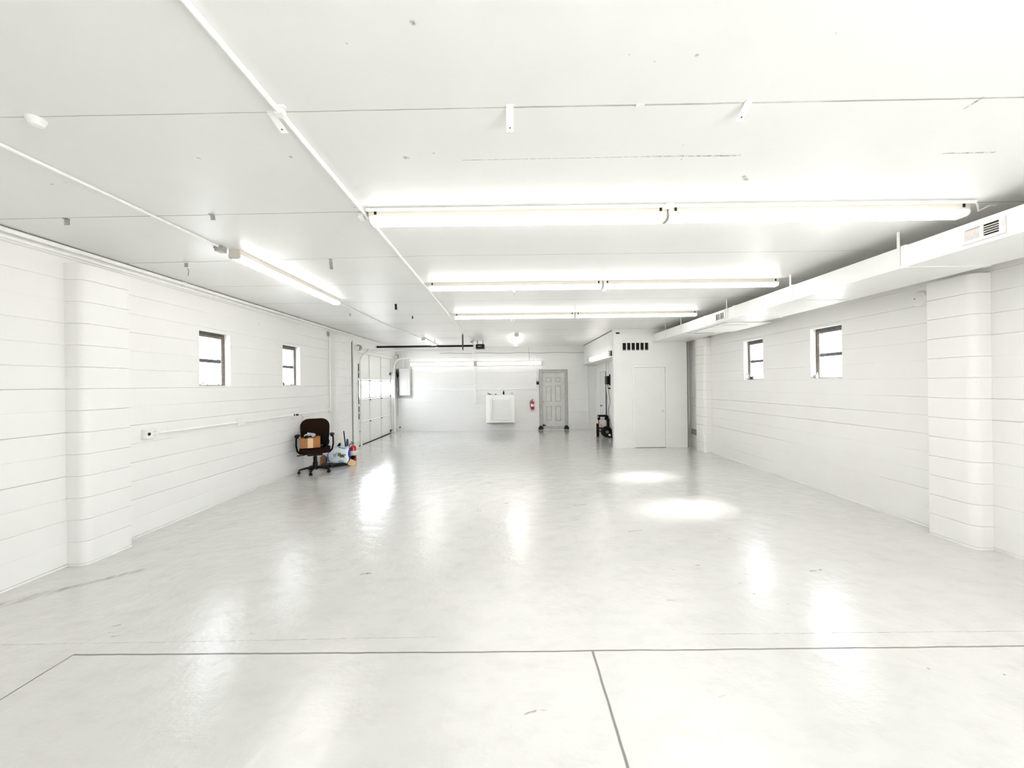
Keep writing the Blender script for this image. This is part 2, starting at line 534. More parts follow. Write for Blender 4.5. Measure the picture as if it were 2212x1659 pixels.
def block_wall(name, axis, face, out, a0, a1, openings, m, label, groove=.0044, gd=.013):
    """a block wall with raked joints; axis 'X' or 'Y' is the normal; out = signed thickness; openings (a0,a1,z0,z1)"""
    mb = MB()
    sg = 1 if out > 0 else -1
    cuts_a = {a0, a1} | {v for o in openings for v in o[:2]}
    k = a0 + .2
    while k < a1 - .1:
        if all(abs(k - c) > .06 for c in cuts_a):
            cuts_a.add(k)
        k += .2032
    cuts_a = sorted(cuts_a)
    rg = random.Random(len(name) * 7 + int(face * 10))
    wear = {}
    for i in range(len(COURSES)):          # paint fills the joints unevenly along each course
        v = rg.random()
        for c in cuts_a:
            v = min(1.0, max(.0, v + (rg.random() - .5) * .55))
            wear[(i, c)] = (.12 + .88 * v) * (1.0 if i < 9 else .6)
    prof = [(0.0, 0.0)]
    for z in COURSES:
        if z - groove > 0.001 and z + groove < H:
            prof += [(z - groove, 0.0), (z, gd), (z + groove, 0.0)]
    prof.append((H, 0.0))
    zs = sorted(set([p[0] for p in prof] + [v for o in openings for v in o[2:]]))
    def depth(z, a):
        return flat(z) * wear[(max(0, min(len(COURSES) - 1, round((z - .02) / .2045))), a)]
    def flat(z):
        for (z0, d0), (z1, d1) in zip(prof, prof[1:]):
            if z0 <= z <= z1:
                return d0 + (d1 - d0) * (z - z0) / (z1 - z0)
        return 0.0
    def P(a, z, d):
        return (face + sg * d, a, z) if axis == 'X' else (a, face + sg * d, z)
    def inside(a, z):
        return any(o[0] < a < o[1] and o[2] < z < o[3] for o in openings)
    for i in range(len(cuts_a) - 1):
        for j in range(len(zs) - 1):
            if inside((cuts_a[i] + cuts_a[i + 1]) / 2, (zs[j] + zs[j + 1]) / 2):
                continue
            A, B, z0, z1 = cuts_a[i], cuts_a[i + 1], zs[j], zs[j + 1]
            mb.face([P(A, z0, depth(z0, A)), P(B, z0, depth(z0, B)), P(B, z1, depth(z1, B)), P(A, z1, depth(z1, A))])
    zo = sorted({0.0, H} | {v for o in openings for v in o[2:]})
    T = abs(out)
    for i in range(len(cuts_a) - 1):
        for j in range(len(zo) - 1):
            if inside((cuts_a[i] + cuts_a[i + 1]) / 2, (zo[j] + zo[j + 1]) / 2):
                continue
            A, B, z0, z1 = cuts_a[i], cuts_a[i + 1], zo[j], zo[j + 1]
            mb.face([P(A, z0, T), P(A, z1, T), P(B, z1, T), P(B, z0, T)])
    for o in openings:
        A, B, z0, z1 = o
        for q in (((A, z0), (A, z1)), ((B, z0), (B, z1)), ((A, z0), (B, z0)), ((A, z1), (B, z1))):
            (p0, p1), (q0, q1) = q
            mb.face([P(p0, p1, 0), P(q0, q1, 0), P(q0, q1, T), P(p0, p1, T)])
    bmesh.ops.remove_doubles(mb.bm, verts=list(mb.bm.verts), dist=1e-5)
    o = mb.build(name, m)
    return tag(o, label, 'wall', kind='structure')

WZ0, WZ1 = 1.672, 2.428
GY0, GY1, GZ = 10.0, 12.85, 2.56       # garage door opening
WL = [(4.945, 5.488), (6.747, 7.292)]
WR = [(5.158, 5.700), (6.780, 7.338)]
block_wall('wall_left', 'X', XL, -.2, YB, YF + .2, [(a, b, WZ0, WZ1) for a, b in WL] + [(GY0, GY1, 0, GZ)], 'block_side', 'white painted block wall with the garage door')
block_wall('wall_right', 'X', XR, .2, YB, YF + .2, [(a, b, WZ0, WZ1) for a, b in WR] + [(-2.9, -.5, 0, 2.1)], 'block_side', 'white painted block wall beneath the duct')  # last opening: unseen doorway added beside the camera to let in daylight
DX0, DX1, DZ = .99, 1.965, 2.12
block_wall('wall_far', 'Y', YF, .2, XL, XR, [(DX0, DX1, 0, DZ)], 'block_far', 'white painted block wall with the grey entry door', groove=.0035, gd=.0035)
block_wall('wall_back', 'Y', YB, -.2, XL, XR, [], 'block_far', 'white painted block wall behind the camera')

def pilaster(sx, face, proj, y0, y1, ztop, label):
    """projecting block pier with a rounded near corner, raked joints"""
    r = .075
    pr = [(face, y0 + .0)]
    ex = face - sx * proj
    # near corner rounded
    for i in range(9):
        a = i / 8 * PI / 2
        pr.append((ex + sx * r * (1 - math.sin(a)), y0 + r * (1 - math.cos(a))))
    pr.append((ex, y1 - .008)); pr.append((ex + sx * .008, y1)); pr.append((face, y1))
    mb = MB()
    zs = [(0, 0)]
    for z in COURSES:
        if .004 < z - .0045 and z + .0045 < ztop:
            zs += [(z - .004, 0), (z, .0075), (z + .004, 0)]
    zs.append((ztop, 0))
    cx, cy = face, (y0 + y1) / 2
    rings = []
    for z, d in zs:
        ring = []
        for x, y in pr:
            k = 1 - d / proj if x != face else 1
            ring.append(mb.bm.verts.new((face + (x - face) * k, cy + (y - cy) * (1 - d / (y1 - y0) * 2), z)))
        rings.append(ring)
    n = len(pr)
    for a, b in zip(rings, rings[1:]):
        for i in range(n):
            mb.bm.faces.new((a[i], a[(i + 1) % n], b[(i + 1) % n], b[i]))
    mb.bm.faces.new(rings[-1]); mb.bm.faces.new(rings[0])
    o = mb.build('pillar', 'block_side', smooth=True)
    return tag(o, label, 'pilaster', kind='structure')

pilaster(-1, XL, .17, 3.455, 3.885, 2.83, 'white block pilaster near the camera, opposite the duct')
pilaster(-1, XL, .17, 8.50, 8.92, 2.84, 'white block pilaster between the office chair and the garage door')
pilaster(1, XR, .17, 3.55, 3.955, 2.66, 'white block pilaster beside the round wall cap')
pilaster(1, XR, .17, 8.545, 8.93, 2.66, 'white block pilaster beside the utility room')

# utility room in the far corner
BX0, BX1, BY = 2.57, 4.42, 9.35
def wall_with_hole(axis, f0, f1, a0, a1, z1, h):
    mb = MB()
    def B(p, q, r, t):
        if axis == 'Y':
            mb.box(p, q, f0, f1, r, t)
        else:
            mb.box(f0, f1, p, q, r, t)
    B(a0, h[0], 0, z1); B(h[1], a1, 0, z1); B(h[0], h[1], h[3], z1)
    if h[2] > 0:
        B(h[0], h[1], 0, h[2])
    return mb
tag(wall_with_hole('Y', BY, BY + .11, BX0, BX1, H, (3.09, 3.862, 0, 2.03)).build('wall_utility_front', 'plaster'), 'smooth white utility room wall with a louvred opening', 'wall', kind='structure')
tag(wall_with_hole('X', 3.0, 3.1, BY + .11, YF, H, (11.75, 12.56, 0, 2.02)).build('wall_utility_side', 'plaster'), 'white alcove wall behind the tool clutter', 'wall', kind='structure')
tag(bx(BX1 - .1, BX1, BY + .11, YF, 0, H).build('wall_utility_back', 'plaster'), 'white utility room wall along the gap by the block wall', 'wall', kind='structure')
tag(bx(4.556, XR, 9.60, 9.66, 0, H).build('added_gap_filler', 'plaster'), 'narrow white filler added to reflect light at the end of the gap beside the pilaster', 'wall', kind='structure')  # filler panel added to bounce light into the dark gap
tag(bx(2.585, 3.0, BY + .11, YF, 2.335, H).build('trim_1', 'plaster'), 'white boxed header above the alcove', 'header', kind='structure')
tag(bx(2.55, 3.0, BY + .11, YF, 2.31, 2.335).build('trim_2', 'trim'), 'thin white shelf edge under the boxed header', 'trim', kind='structure')
tag(bx(2.578, 2.5875, BY + .12, YF, H - .022, H).build('painted_shadow_strip', 'rail_grey'), 'dark strip painted as the shadow where the boxed header meets the ceiling', 'trim', kind='structure')  # dark grey strip stands in for shade in the ceiling crease
tag(bx(2.60, 3.07, BY - .012, BY, .0, .155).build('baseboard_front', 'trim'), 'white board at the foot of the utility room wall', 'baseboard', kind='structure')

# ------------------------------------------------------------------ windows
def window(n, sx, face, a0, a1, label, latch):
    xo = face + sx * .085          # inner face of the frame
    root = thing('window_%d' % n, (face + sx * .12, (a0 + a1) / 2, WZ0), label, 'window', kind='structure')
    fr = MB()
    d0, d1 = xo, face + sx * .17
    w = .035
    fr.box(d0, d1, a0, a0 + w, WZ0, WZ1)
    fr.box(d0, d1, a1 - w, a1, WZ0, WZ1)
    fr.box(d0, d1, a0 + w, a1 - w, WZ1 - .07, WZ1)
    fr.box(d0, d1, a0 + w, a1 - w, WZ0, WZ0 + .018)
    fr.build('window_frame', 'brown_frame', root)
    zm = (WZ0 + WZ1) / 2 - .02
    MB().box(d0 + sx * .02, d1 - sx * .02, a0 + w, a1 - w, zm - .024, zm + .024, .003).build('meeting_rail', 'rail_grey', root)
    for y in (a0 + w + .006, a1 - w - .006):
        MB().box(d0 + sx * .012, d0 + sx * .042, y - .010, y + .010, WZ0 + .018, WZ1 - .06, .002).build('side_track', 'alu', root)
    for z0, z1 in ((WZ0 + .018, zm - .02), (zm + .02, WZ1 - .06)):
        MB().box(face + sx * .135, face + sx * .141, a0 + w, a1 - w, z0, z1).build('window_pane', 'glass', root)
    MB().box(face + sx * .004, d0, a0 + .003, a1 - .003, WZ0, WZ0 + .006).build('window_sill', 'trim', root)
    MB().box(d0 - sx * .012, d0, a0 + w, a1 - w, WZ1 - .035, WZ1 - .008).build('head_strip', 'dark_steel', root)
    return root

window(1, -1, XL, *WL[0], 'brown framed window nearest the camera on the wall with outlets', 0)
window(2, -1, XL, *WL[1], 'brown framed window above the office chair', 0)
window(3, 1, XR, *WR[0], 'brown framed window nearest the round wall cap', 0)
window(4, 1, XR, *WR[1], 'brown framed window nearest the utility room', 0)

def dryer_cap(c, label, pal):
    o = MB()
    o.lathe([(.0, 0), (.028, .0), (.034, .02), (.03, .045), (.012, .06), (0.0, .062)], c, 'Z', 14)
    o.tube([(c[0], c[1], c[2] + .05), (c[0], c[1] - .03, c[2] + .085), (c[0], c[1] - .04, c[2] + .05)], .006, 6)
    return tag(o.build('sash_lock', pal, smooth=True), label, 'lock')
dryer_cap((XL - .035, WL[1][0] + .045, WZ0 + .006), 'brown knob standing on the sill of the window above the chair', 'brown_frame')
dryer_cap((XR + .035, WR[0][1] - .05, WZ0 + .006), 'grey latch standing on the sill of the window nearest the wall cap', 'galv')
lk = MB().tube(arc((XR + .03, WR[1][1] - .045, WZ0 + .066), .052, 0, 2 * PI, 20, 'YZ'), .007, 6)
tag(lk.build('cable_loop', 'cable_grey', smooth=True), 'grey loop of cable on the sill of the window nearest the utility room', 'cable')
tag(bx(XR + .02, XR + .06, WR[1][1] - .19, WR[1][1] - .155, WZ0 + .006, WZ0 + .066, .003).build('sensor_box', 'black'), 'small black box on the sill of the window nearest the utility room', 'box')
tag(MB().tube([(XL - .05, WL[0][0] + .05, WZ0 + .014), (XL - .045, WL[0][0] + .11, WZ0 + .045), (XL - .05, WL[0][0] + .20, WZ0 + .014), (XL - .05, WL[0][0] + .33, WZ0 + .014)], .006, 6)
    .build('window_stay', 'dark_steel', smooth=True), 'dark bent rod lying on the sill of the first outlet wall window', 'rod')

# ------------------------------------------------------------------ ceiling lights
def lens_profile(w, h, n=8):
    """rounded U, from (-w/2,0) down to -h"""
    pts = [(-w / 2, 0.0)]
    r = min(w / 2, h * .75)
    for i in range(n + 1):
        a = PI + i / n * PI / 2
        pts.append((-w / 2 + r + r * math.cos(a), -h + r + r * math.sin(a)))
    for i in range(n + 1):
        a = 1.5 * PI + i / n * PI / 2
        pts.append((w / 2 - r + r * math.cos(a), -h + r + r * math.sin(a)))
    pts.append((w / 2, 0.0))
    return pts

def ceiling_light(along, a0, a1, c, label, group, knock=True):
    """strip light under the ceiling running along X or Y, c = the other coordinate"""
    if along == 'X':
        root = thing('fluorescent_light', ((a0 + a1) / 2, c, H), label, 'light', group)
        B = lambda m, u0, u1, v0, v1, z0, z1, b=0: m.box(u0, u1, c + v0, c + v1, z0, z1, b)
    else:
        root = thing('fluorescent_light', (c, (a0 + a1) / 2, H), label, 'light', group)
        B = lambda m, u0, u1, v0, v1, z0, z1, b=0: m.box(c + v0, c + v1, u0, u1, z0, z1, b)
    B(MB(), a0, a1, -.055, .055, H - .052, H, .004).build('housing', 'fixture', root)
    pf = [(c + p, H - .052 + q) for p, q in lens_profile(.115, .040)]
    MB().prism(pf, along, a0 + .012, a1 - .012).build('lens', 'tube', root, smooth=True)
    for u0, u1 in ((a0, a0 + .012), (a1 - .012, a1)):
        pf2 = [(c + p * 1.02, H - .052 + q * 1.03) for p, q in lens_profile(.115, .040)]
        MB().prism(pf2, along, u0, u1).build('end_cap', 'fixture', root, smooth=True)
    if knock:
        for u in (a0 + .045, a1 - .06):
            for v in (-.0585,):
                B(MB(), u, u + .018, v, v + .004, H - .034, H - .006).build('knockout', 'hole', root)
    return root

for y, nm in ((.72, 'added unseen row over the camera'), (-1.45, 'added unseen row behind the camera')):  # unseen light rows added to brighten the near ceiling and floor
    ceiling_light('X', -1.09, 1.212, y, 'lit strip light in the %s, end nearest the long ceiling conduit' % nm, 'strip lights in the cross rows')
    ceiling_light('X', 1.222, 3.545, y, 'lit strip light in the %s, end nearest the duct' % nm, 'strip lights in the cross rows')
rows = ((2.905, 'first row from the camera'), (4.94, 'second row from the camera'), (7.10, 'third row from the camera'))
for y, nm in rows:
    ceiling_light('X', -1.09, 1.212, y, 'lit strip light in the %s, end nearest the long ceiling conduit' % nm, 'strip lights in the cross rows')
    ceiling_light('X', 1.222, 3.545, y, 'lit strip light in the %s, end nearest the duct' % nm, 'strip lights in the cross rows')
ceiling_light('Y', 3.62, 5.74, -2.70, 'lit strip light running lengthwise above the window wall outlets', 'strip lights running lengthwise')
ceiling_light('Y', 10.5, 12.4, -2.50, 'lit strip light running lengthwise before the garage door rail', 'strip lights running lengthwise')
ceiling_light('Y', 9.9, 12.3, .14, 'lit strip light running lengthwise beyond the door opener motor', 'strip lights running lengthwise')

def wall_light(p0, p1, normal, z0, label, group):
    """two bare tubes on a wall channel between p0 and p1 (x,y), normal (nx,ny) into the room"""
    p0, p1, nv = Vector((p0[0], p0[1], 0)), Vector((p1[0], p1[1], 0)), Vector((normal[0], normal[1], 0))
    root = thing('wall_tube_light', (p0 + p1) / 2 + Vector((0, 0, z0)), label, 'light', group)
    d = (p1 - p0).normalized()
    lo, hi = p0, p1 + nv * .035
    MB().box(lo.x, hi.x, lo.y, hi.y, z0, z0 + .13, .003).build('housing', 'fixture', root)
    for z in (z0 + .036, z0 + .094):
        a, b = p0 + nv * .062 + d * .03, p1 + nv * .062 - d * .03
        MB().tube([a + Vector((0, 0, z)), b + Vector((0, 0, z))], .021, 12).build('tube', 'bare_tube', root, smooth=True)
    for q in (p0, p1 - d * .025):
        e = q + d * .025 + nv * .085
        MB().box(q.x, e.x, q.y, e.y, z0 - .005, z0 + .135, .003).build('socket', 'galv', root)
    return root
wall_light((-3.64, YF), (-1.335, YF), (0, -1), 2.325, 'lit twin tube light beside the electrical panel', 'twin tube lights on the far wall')
wall_light((-1.265, YF), (1.08, YF), (0, -1), 2.320, 'lit twin tube light ending above the grey door', 'twin tube lights on the far wall')
wall_light((2.585, 9.55), (2.585, 11.98), (-1, 0), 2.345, 'lit twin tube light on the boxed header over the alcove', None)

# ------------------------------------------------------------------ conduits and electrical boxes
def conduit(pts, r, label, group=None, m='conduit', clips=(), seg=8):
    root = thing('conduit', Vector(pts[0]), label, 'conduit', group)
    MB().tube(pts, r, seg).build('pipe', m, root, smooth=True)
    for c, sz in clips:
        sz = [q - .0015 for q in sz]
        MB().box(c[0] - sz[0], c[0] + sz[0], c[1] - sz[1], c[1] + sz[1], c[2] - sz[2], c[2] + sz[2], .001).build('clip', m, root)
    return root

conduit([(-1.107, YB + .1, H - .014), (-1.112, 1.8, H - .014), (-1.125, 2.9, H - .014), (-1.15, 4.87, H - .014), (-1.19, 7.15, H - .014), (-1.225, 11.28, H - .014)], .0135,
        'long white ceiling conduit running lengthwise to the door opener', clips=[((-1.112, 1.80, H - .016), (.022, .02, .016)), ((-1.09, 1.775, H - .006), (.02, .012, .006))])
conduit([(-2.775, YB + .1, H - .011), (-2.765, 3.5, H - .011)], .0105, 'thin white ceiling conduit feeding the strip light by the window wall',
        clips=[((-2.77, 2.774, H - .011), (.016, .012, .011))])
conduit([(-2.76, 5.76, H - .011), (-2.755, 8.5, H - .011), (-2.70, 8.95, H - .011), (-2.615, 9.3, H - .011), (-2.60, 9.5, H - .011), (-2.61, 12.3, H - .011)], .0105,
        'thin white ceiling conduit with a jog toward the garage door', clips=[((-2.755, 8.1, H - .011), (.016, .014, .011)), ((-2.605, 10.2, H - .012), (.02, .016, .012))])
conduit([(-1.09, 2.812, H - .0135), (3.52, 2.80, H - .0135)], .013, 'white conduit lying along the first row of strip lights',
        clips=[((1.205, 2.806, H - .016), (.035, .02, .016)), ((2.2, 2.806, H - .014), (.02, .014, .014))])
conduit([(-4.1, 3.985, H - .004), (-2.0, 3.94, H - .004)], .003, 'hair thin white wire along the ceiling seam', m='conduit', seg=6)
conduit([(XL + .024, YB + .1, H - .030), (XL + .024, 11.6, H - .030)], .022, 'thick white pipe along the top of the window wall, upper of the pair',
        'pipes along the top of the window wall', seg=10, clips=[((XL + .02, 2.1 + 2.6 * i, H - .030), (.02, .03, .026)) for i in range(4)])
conduit([(XL + .018, YB + .1, H - .083), (XL + .018, 12.2, H - .083)], .0155, 'thinner white pipe along the top of the window wall, lower of the pair',
        'pipes along the top of the window wall', seg=10, clips=[((XL + .016, 2.6 + 2.6 * i, H - .083), (.016, .025, .019)) for i in range(4)])
tag(bx(XL, XL + .012, YB, 9.6, H - .008, H - .0005).build('trim_4', 'rail_grey'), 'dark crack where the window wall meets the ceiling', 'trim', kind='structure')

# junction box at the end of row one
jb = thing('junction_box', (-1.135, 2.90, H - .04), 'small white junction box where the long conduit meets the first light row', 'box')
bx(-1.178, -1.1405, 2.87, 2.93, H - .045, H, .004).build('body', 'white_metal', jb)
bx(-1.175, -1.1435, 2.875, 2.925, H - .049, H - .045, .001).build('cover', 'conduit', jb)
jb = thing('junction_box', (-2.77, 3.54, H - .05), 'grey junction box at the end of the strip light by the window wall', 'box')
bx(-2.80, -2.735, 3.50, 3.575, H - .055, H, .004).build('body', 'galv', jb)
bx(-2.83, -2.80, 3.53, 3.545, H - .02, H - .005).build('connector', 'dark_steel', jb)

def outlet(y, z, w, label, holes=1, sx=1, face=XL, plug=False):
    root = thing('outlet_box', (face, y, z - .055), label, 'outlet', 'outlet boxes on the window wall')
    bx(face, face + .045, y - w / 2, y + w / 2, z - .055, z + .055, .005).build('body', 'white_metal', root)
    pl = bx(face + .045, face + .050, y - w / 2 + .004, y + w / 2 - .004, z - .051, z + .051, .0015).build('cover_plate', 'trim', root)
    if holes >= 1:
        MB().lathe([(0, 0), (.018, 0), (.018, .004), (0, .004)], (face + .048, y - w * .24, z), 'X', 14).build('round_socket', 'hole', pl)
    if holes >= 2:
        for dz in (-.022, .022):
            bx(face + .049, face + .0525, y + w * .12, y + w * .34, z + dz - .012, z + dz + .012, .001).build('receptacle', 'panel_grey', pl)
    return root
outlet(4.235, 1.133, .15, 'white double outlet box with a round black socket, nearest the camera', 2)
outlet(5.645, 1.122, .12, 'white outlet box halfway along the wall conduit between the two windows', 0)
outlet(7.03, 1.115, .12, 'white outlet box above the office chair with a cord plugged in', 1)
jb = thing('junction_box', (XL, 8.44, 1.06), 'white box where the wall conduit turns up beside the pilaster', 'box')
bx(XL, XL + .05, 8.39, 8.49, 1.065, 1.165, .005).build('body', 'white_metal', jb)
bx(XL + .05, XL + .055, 8.395, 8.485, 1.07, 1.16, .001).build('cover', 'trim', jb)
jb = thing('junction_box', (XL, 8.45, 2.77), 'white box under the top pipes beside the far pilaster', 'box')
bx(XL, XL + .05, 8.41, 8.49, 2.77, 2.895, .004).build('body', 'white_metal', jb)
bx(XL + .002, XL + .04, 8.36, 8.41, 2.79, 2.885, .003).build('connector', 'galv', jb)
conduit([(XL + .028, 4.31, 1.133), (XL + .028, 5.585, 1.122)], .0125, 'white wall conduit between the double outlet and the middle outlet', 'conduit runs on the window wall')
conduit([(XL + .028, 5.705, 1.122), (XL + .028, 5.80, 1.116), (XL + .028, 6.97, 1.115)], .0125, 'white wall conduit between the middle outlet and the outlet above the chair', 'conduit runs on the window wall')
conduit([(XL + .028, 7.09, 1.115), (XL + .028, 8.39, 1.115)], .0125, 'white wall conduit between the outlet above the chair and the pilaster', 'conduit runs on the window wall')
conduit([(XL + .028, 8.44, 1.165), (XL + .028, 8.44, 2.77)], .0125, 'white vertical conduit beside the far pilaster on the window wall', 'conduit runs on the window wall')

plug = thing('plug_cord', (XL + .06, 7.06, 1.10), 'black plug with a thin pale cord hanging behind the chair', 'cord')
bx(XL + .05, XL + .085, 7.05, 7.085, 1.098, 1.13, .004).build('plug', 'black', plug)
MB().tube([(XL + .085, 7.068, 1.112), (XL + .12, 7.10, 1.11), (XL + .10, 7.20, 1.07), (XL + .06, 7.25, .98), (XL + .05, 7.26, .6), (XL + .05, 7.3, .02)], .004, 6).build('cord', 'cable_white', plug, smooth=True)

# far wall conduits
FW = YF - .02
conduit([(-3.57, FW, 1.465), (-1.375, FW, 1.462)], .0125, 'white conduit from the electrical panel along the far wall', 'conduit runs on the far wall')
conduit([(-1.275, FW, 1.462), (.80, FW, 1.464)], .0125, 'white conduit along the far wall above the white cabinet', 'conduit runs on the far wall')
conduit([(-1.325, FW, 2.78), (-1.325, FW, 2.50)], .0125, 'white conduit drop above the gap between the twin tube lights', 'conduit runs on the far wall')
conduit([(-1.325, FW, 2.30), (-1.325, FW, 1.51)], .0125, 'white vertical conduit below the gap between the twin tube lights', 'conduit runs on the far wall')
conduit([(-1.30, FW, 1.412), (-1.30, FW, 1.03)], .0125, 'short white conduit down to the box beside the white cabinet', 'conduit runs on the far wall')
conduit([(-1.27, FW, .922), (-1.20, FW, .92), (-.935, FW, .905)], .0125, 'short white conduit entering the side of the white cabinet', 'conduit runs on the far wall')
conduit([(.855, FW, 1.51), (.855, FW, 1.84)], .0125, 'short white conduit beside the keypad by the grey door', 'conduit runs on the far wall')
conduit([(.855, FW, 1.93), (.855, FW, 2.58)] + arc((.975, FW, 2.58), .12, PI, PI / 2, 6, 'XZ')[1:] + [(2.58, FW, 2.70)], .0125,
        'white conduit bending over the grey door toward the header', 'conduit runs on the far wall')
for x, z, lb in ((-1.325, 1.462, 'white box at the crossing of the far wall conduits'), (-1.31, .99, 'white switch box beside the white cabinet'),
                 (.855, 1.462, 'rounded white box below the keypad by the grey door'), (.855, 1.885, 'small white box above the keypad by the grey door')):
    r = .05 if z != 1.885 else .045
    jb = thing('junction_box', (x, YF, z - r), lb, 'box', 'junction boxes on the far wall')
    bx(x - r, x + r, YF - .05, YF, z - r, z + r, .006).build('body', 'white_metal', jb)
    bx(x - r + .005, x + r - .005, YF - .055, YF - .05, z - r + .005, z + r - .005, .001).build('cover', 'trim', jb)
kp = thing('keypad', (.92, YF, 1.62), 'small black keypad beside the grey door', 'keypad')
bx(.875, .962, YF - .03, YF, 1.62, 1.755, .004).build('body', 'black', kp)
bx(.89, .947, YF - .034, YF - .03, 1.72, 1.745, .001).build('display', 'panel_grey', kp)
wire = [(-2.57 + i * .35, FW + .012, 2.775 + .012 * math.sin(i * 1.7) - .002 * i) for i in range(16)]
conduit(wire, .006, 'thin grey wire sagging along the top of the far wall', m='cable_grey', seg=6)
conduit([(.61, FW + .014, 2.96), (.612, FW + .014, 2.78), (.63, FW + .014, 2.70), (.625, FW + .014, 2.49)], .004, 'thin wire dropping from the ceiling above the twin tube light', m='cable_grey', seg=6)
conduit([(2.70, FW + .005, .0), (2.70, FW + .005, 2.30)], .014, 'white vertical pipe in the corner beside the alcove')

# electrical panel
bb = bx(-4.15, -3.57, YF - .02, YF - .001, 1.19, 2.25).build('backboard', 'board')
tag(bb, 'grey painted board behind the electrical panel', 'board')
ep = thing('electrical_panel', (-3.83, YF - .02, 1.27), 'pale grey electrical panel on the far wall beside the garage door', 'panel')
bx(-4.0, -3.62, YF - .12, YF - .02, 1.285, 2.25, .006).build('cabinet', 'panel_grey', ep)
ed = bx(-3.985, -3.635, YF - .132, YF - .12, 1.30, 2.235, .004).build('cover', 'panel_grey', ep)
bx(-3.915, -3.715, YF - .148, YF - .132, 1.42, 2.06, .002).build('panel_door', 'panel_grey', ed)
bx(-3.73, -3.70, YF - .142, YF - .132, 1.36, 1.385, .001).build('latch', 'galv', ed)
for i, (x, xt, zt) in enumerate(((-3.66, -3.78, 2.88), (-3.72, -3.86, 2.835), (-3.86, -3.95, 2.79))):
    y = YF - .07 - i * .0
    r = .10
    pts = [(x, y, 2.25), (x, y, zt - r)] + [(x - r + r * math.cos(a), y, zt - r + r * math.sin(a)) for a in (PI / 8, PI / 4, 3 * PI / 8, PI / 2)] + [(-4.13, y, zt)]
    conduit(pts, .0165, ('outermost', 'middle', 'innermost')[i] + ' of three white conduits bending out of the electrical panel top', 'conduits above the electrical panel')
wires = thing('loose_wires', (-4.07, YF - .03, 1.3), 'tangle of dark wires on the backboard beside the electrical panel', 'wires')
rd = random.Random(5)
for k in range(6):
    p = [(-4.12 + rd.random() * .07, YF - .045 - rd.random() * .03, 2.18 - i * .12 + rd.random() * .05) for i in range(2 + k % 4 + 1)]
    MB().tube(p, .006, 6).build('wire', 'black' if k % 3 else 'cable_grey', wires, smooth=True)
MB().blob((-4.075, YF - .055, 2.05), (.045, .028, .11), 10, .5, seed=3).build('wire_bundle', 'black', wires)
MB().tube([(-4.06, YF - .04, 1.75), (-4.035, YF - .045, 1.5), (-4.05, YF - .045, 1.33), (-4.0, YF - .05, 1.25), (-3.95, YF - .05, 1.255), (-3.945, YF - .05, 1.274)], .010, 8).build('flexible_conduit', 'cable_grey', wires, smooth=True)
cd = MB().tube([(-4.09, YF - .03, 1.42), (-4.088, YF - .03, 1.0), (-4.092, YF - .03, .56)], .005, 6)
tag(cd.build('ground_wire', 'cable_grey', smooth=True), 'thin grey wire hanging straight down below the electrical backboard', 'wire')
tag(MB().lathe([(0, 0), (.022, 0), (.022, .03), (0, .03)], (-4.02, YF - .03, .155), 'Y', 12).build('wall_plug', 'black', smooth=True), 'small round black plug low on the far wall by the garage corner', 'plug')

# white cabinet on the far wall
cb = thing('wall_cabinet', (-.43, YF, .29), 'white wall mounted cabinet with a framed front between the conduit box and extinguisher', 'cabinet')
bx(-.925, .075, YF - .30, YF, .30, 1.265, .006).build('body', 'bright_white', cb)
bx(-1.10, .08, YF - .31, YF, 1.265, 1.28, .003).build('shelf_top', 'trim', cb)
fp = bx(-.70, -.10, YF - .312, YF - .30, .45, 1.10, .003).build('front_panel', 'door_white', cb)
for x0, x1 in ((-.76, -.71), (-.09, -.04)):
    bx(x0, x1, YF - .36, YF - .30, .42, 1.16, .004).build('side_rail', 'trim', cb)
bx(-.71, -.09, YF - .355, YF - .30, .385, .43, .004).build('bottom_rail', 'trim', cb)
for x in (-.74, -.07):
    bx(x - .025, x + .025, YF - .345, YF - .30, .415, .44, .002).build('corner_clip', 'galv', cb)
MB().tube([(-.47, YF - .32, .78), (-.43, YF - .345, .785), (-.37, YF - .345, .80), (-.34, YF - .32, .81)], .008, 6).build('handle', 'panel_grey', fp, smooth=True)
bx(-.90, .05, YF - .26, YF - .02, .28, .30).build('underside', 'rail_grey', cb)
t = thing('hand_tool', (-.72, YF - .2, 1.28), 'red handled tool lying on the white cabinet top', 'tool')
MB().tube([(-.86, YF - .22, 1.345), (-.82, YF - .22, 1.305), (-.75, YF - .21, 1.298)], .018, 8).build('grip', 'maroon', t, smooth=True)
MB().tube([(-.75, YF - .21, 1.298), (-.60, YF - .2, 1.296)], .012, 8).build('shaft', 'cream', t, smooth=True)
bx(-.60, -.55, YF - .225, YF - .175, 1.28, 1.312, .004).build('head', 'black', t)
t = thing('spray_bottle', (-.30, YF - .18, 1.28), 'small dark bottle standing upright on the white cabinet', 'bottle')
MB().lathe([(0, 0), (.030, 0), (.030, .09), (.018, .115), (.012, .118), (.012, .125), (0, .125)], (-.30, YF - .18, 1.28), 'Z', 14).build('body', 'black', t, smooth=True)
MB().lathe([(0, 0), (.016, 0), (.016, .03), (.008, .045), (0, .045)], (-.30, YF - .18, 1.405), 'Z', 12).build('cap', 'brass', t, smooth=True)
t = MB().tube(arc((-.01, YF - .18, 1.317), .034, 0, 2 * PI, 16, 'XZ'), .009, 6)
tag(t.build('tape_roll', 'brass', smooth=True), 'pale yellowish ring standing on the white cabinet end', 'ring')

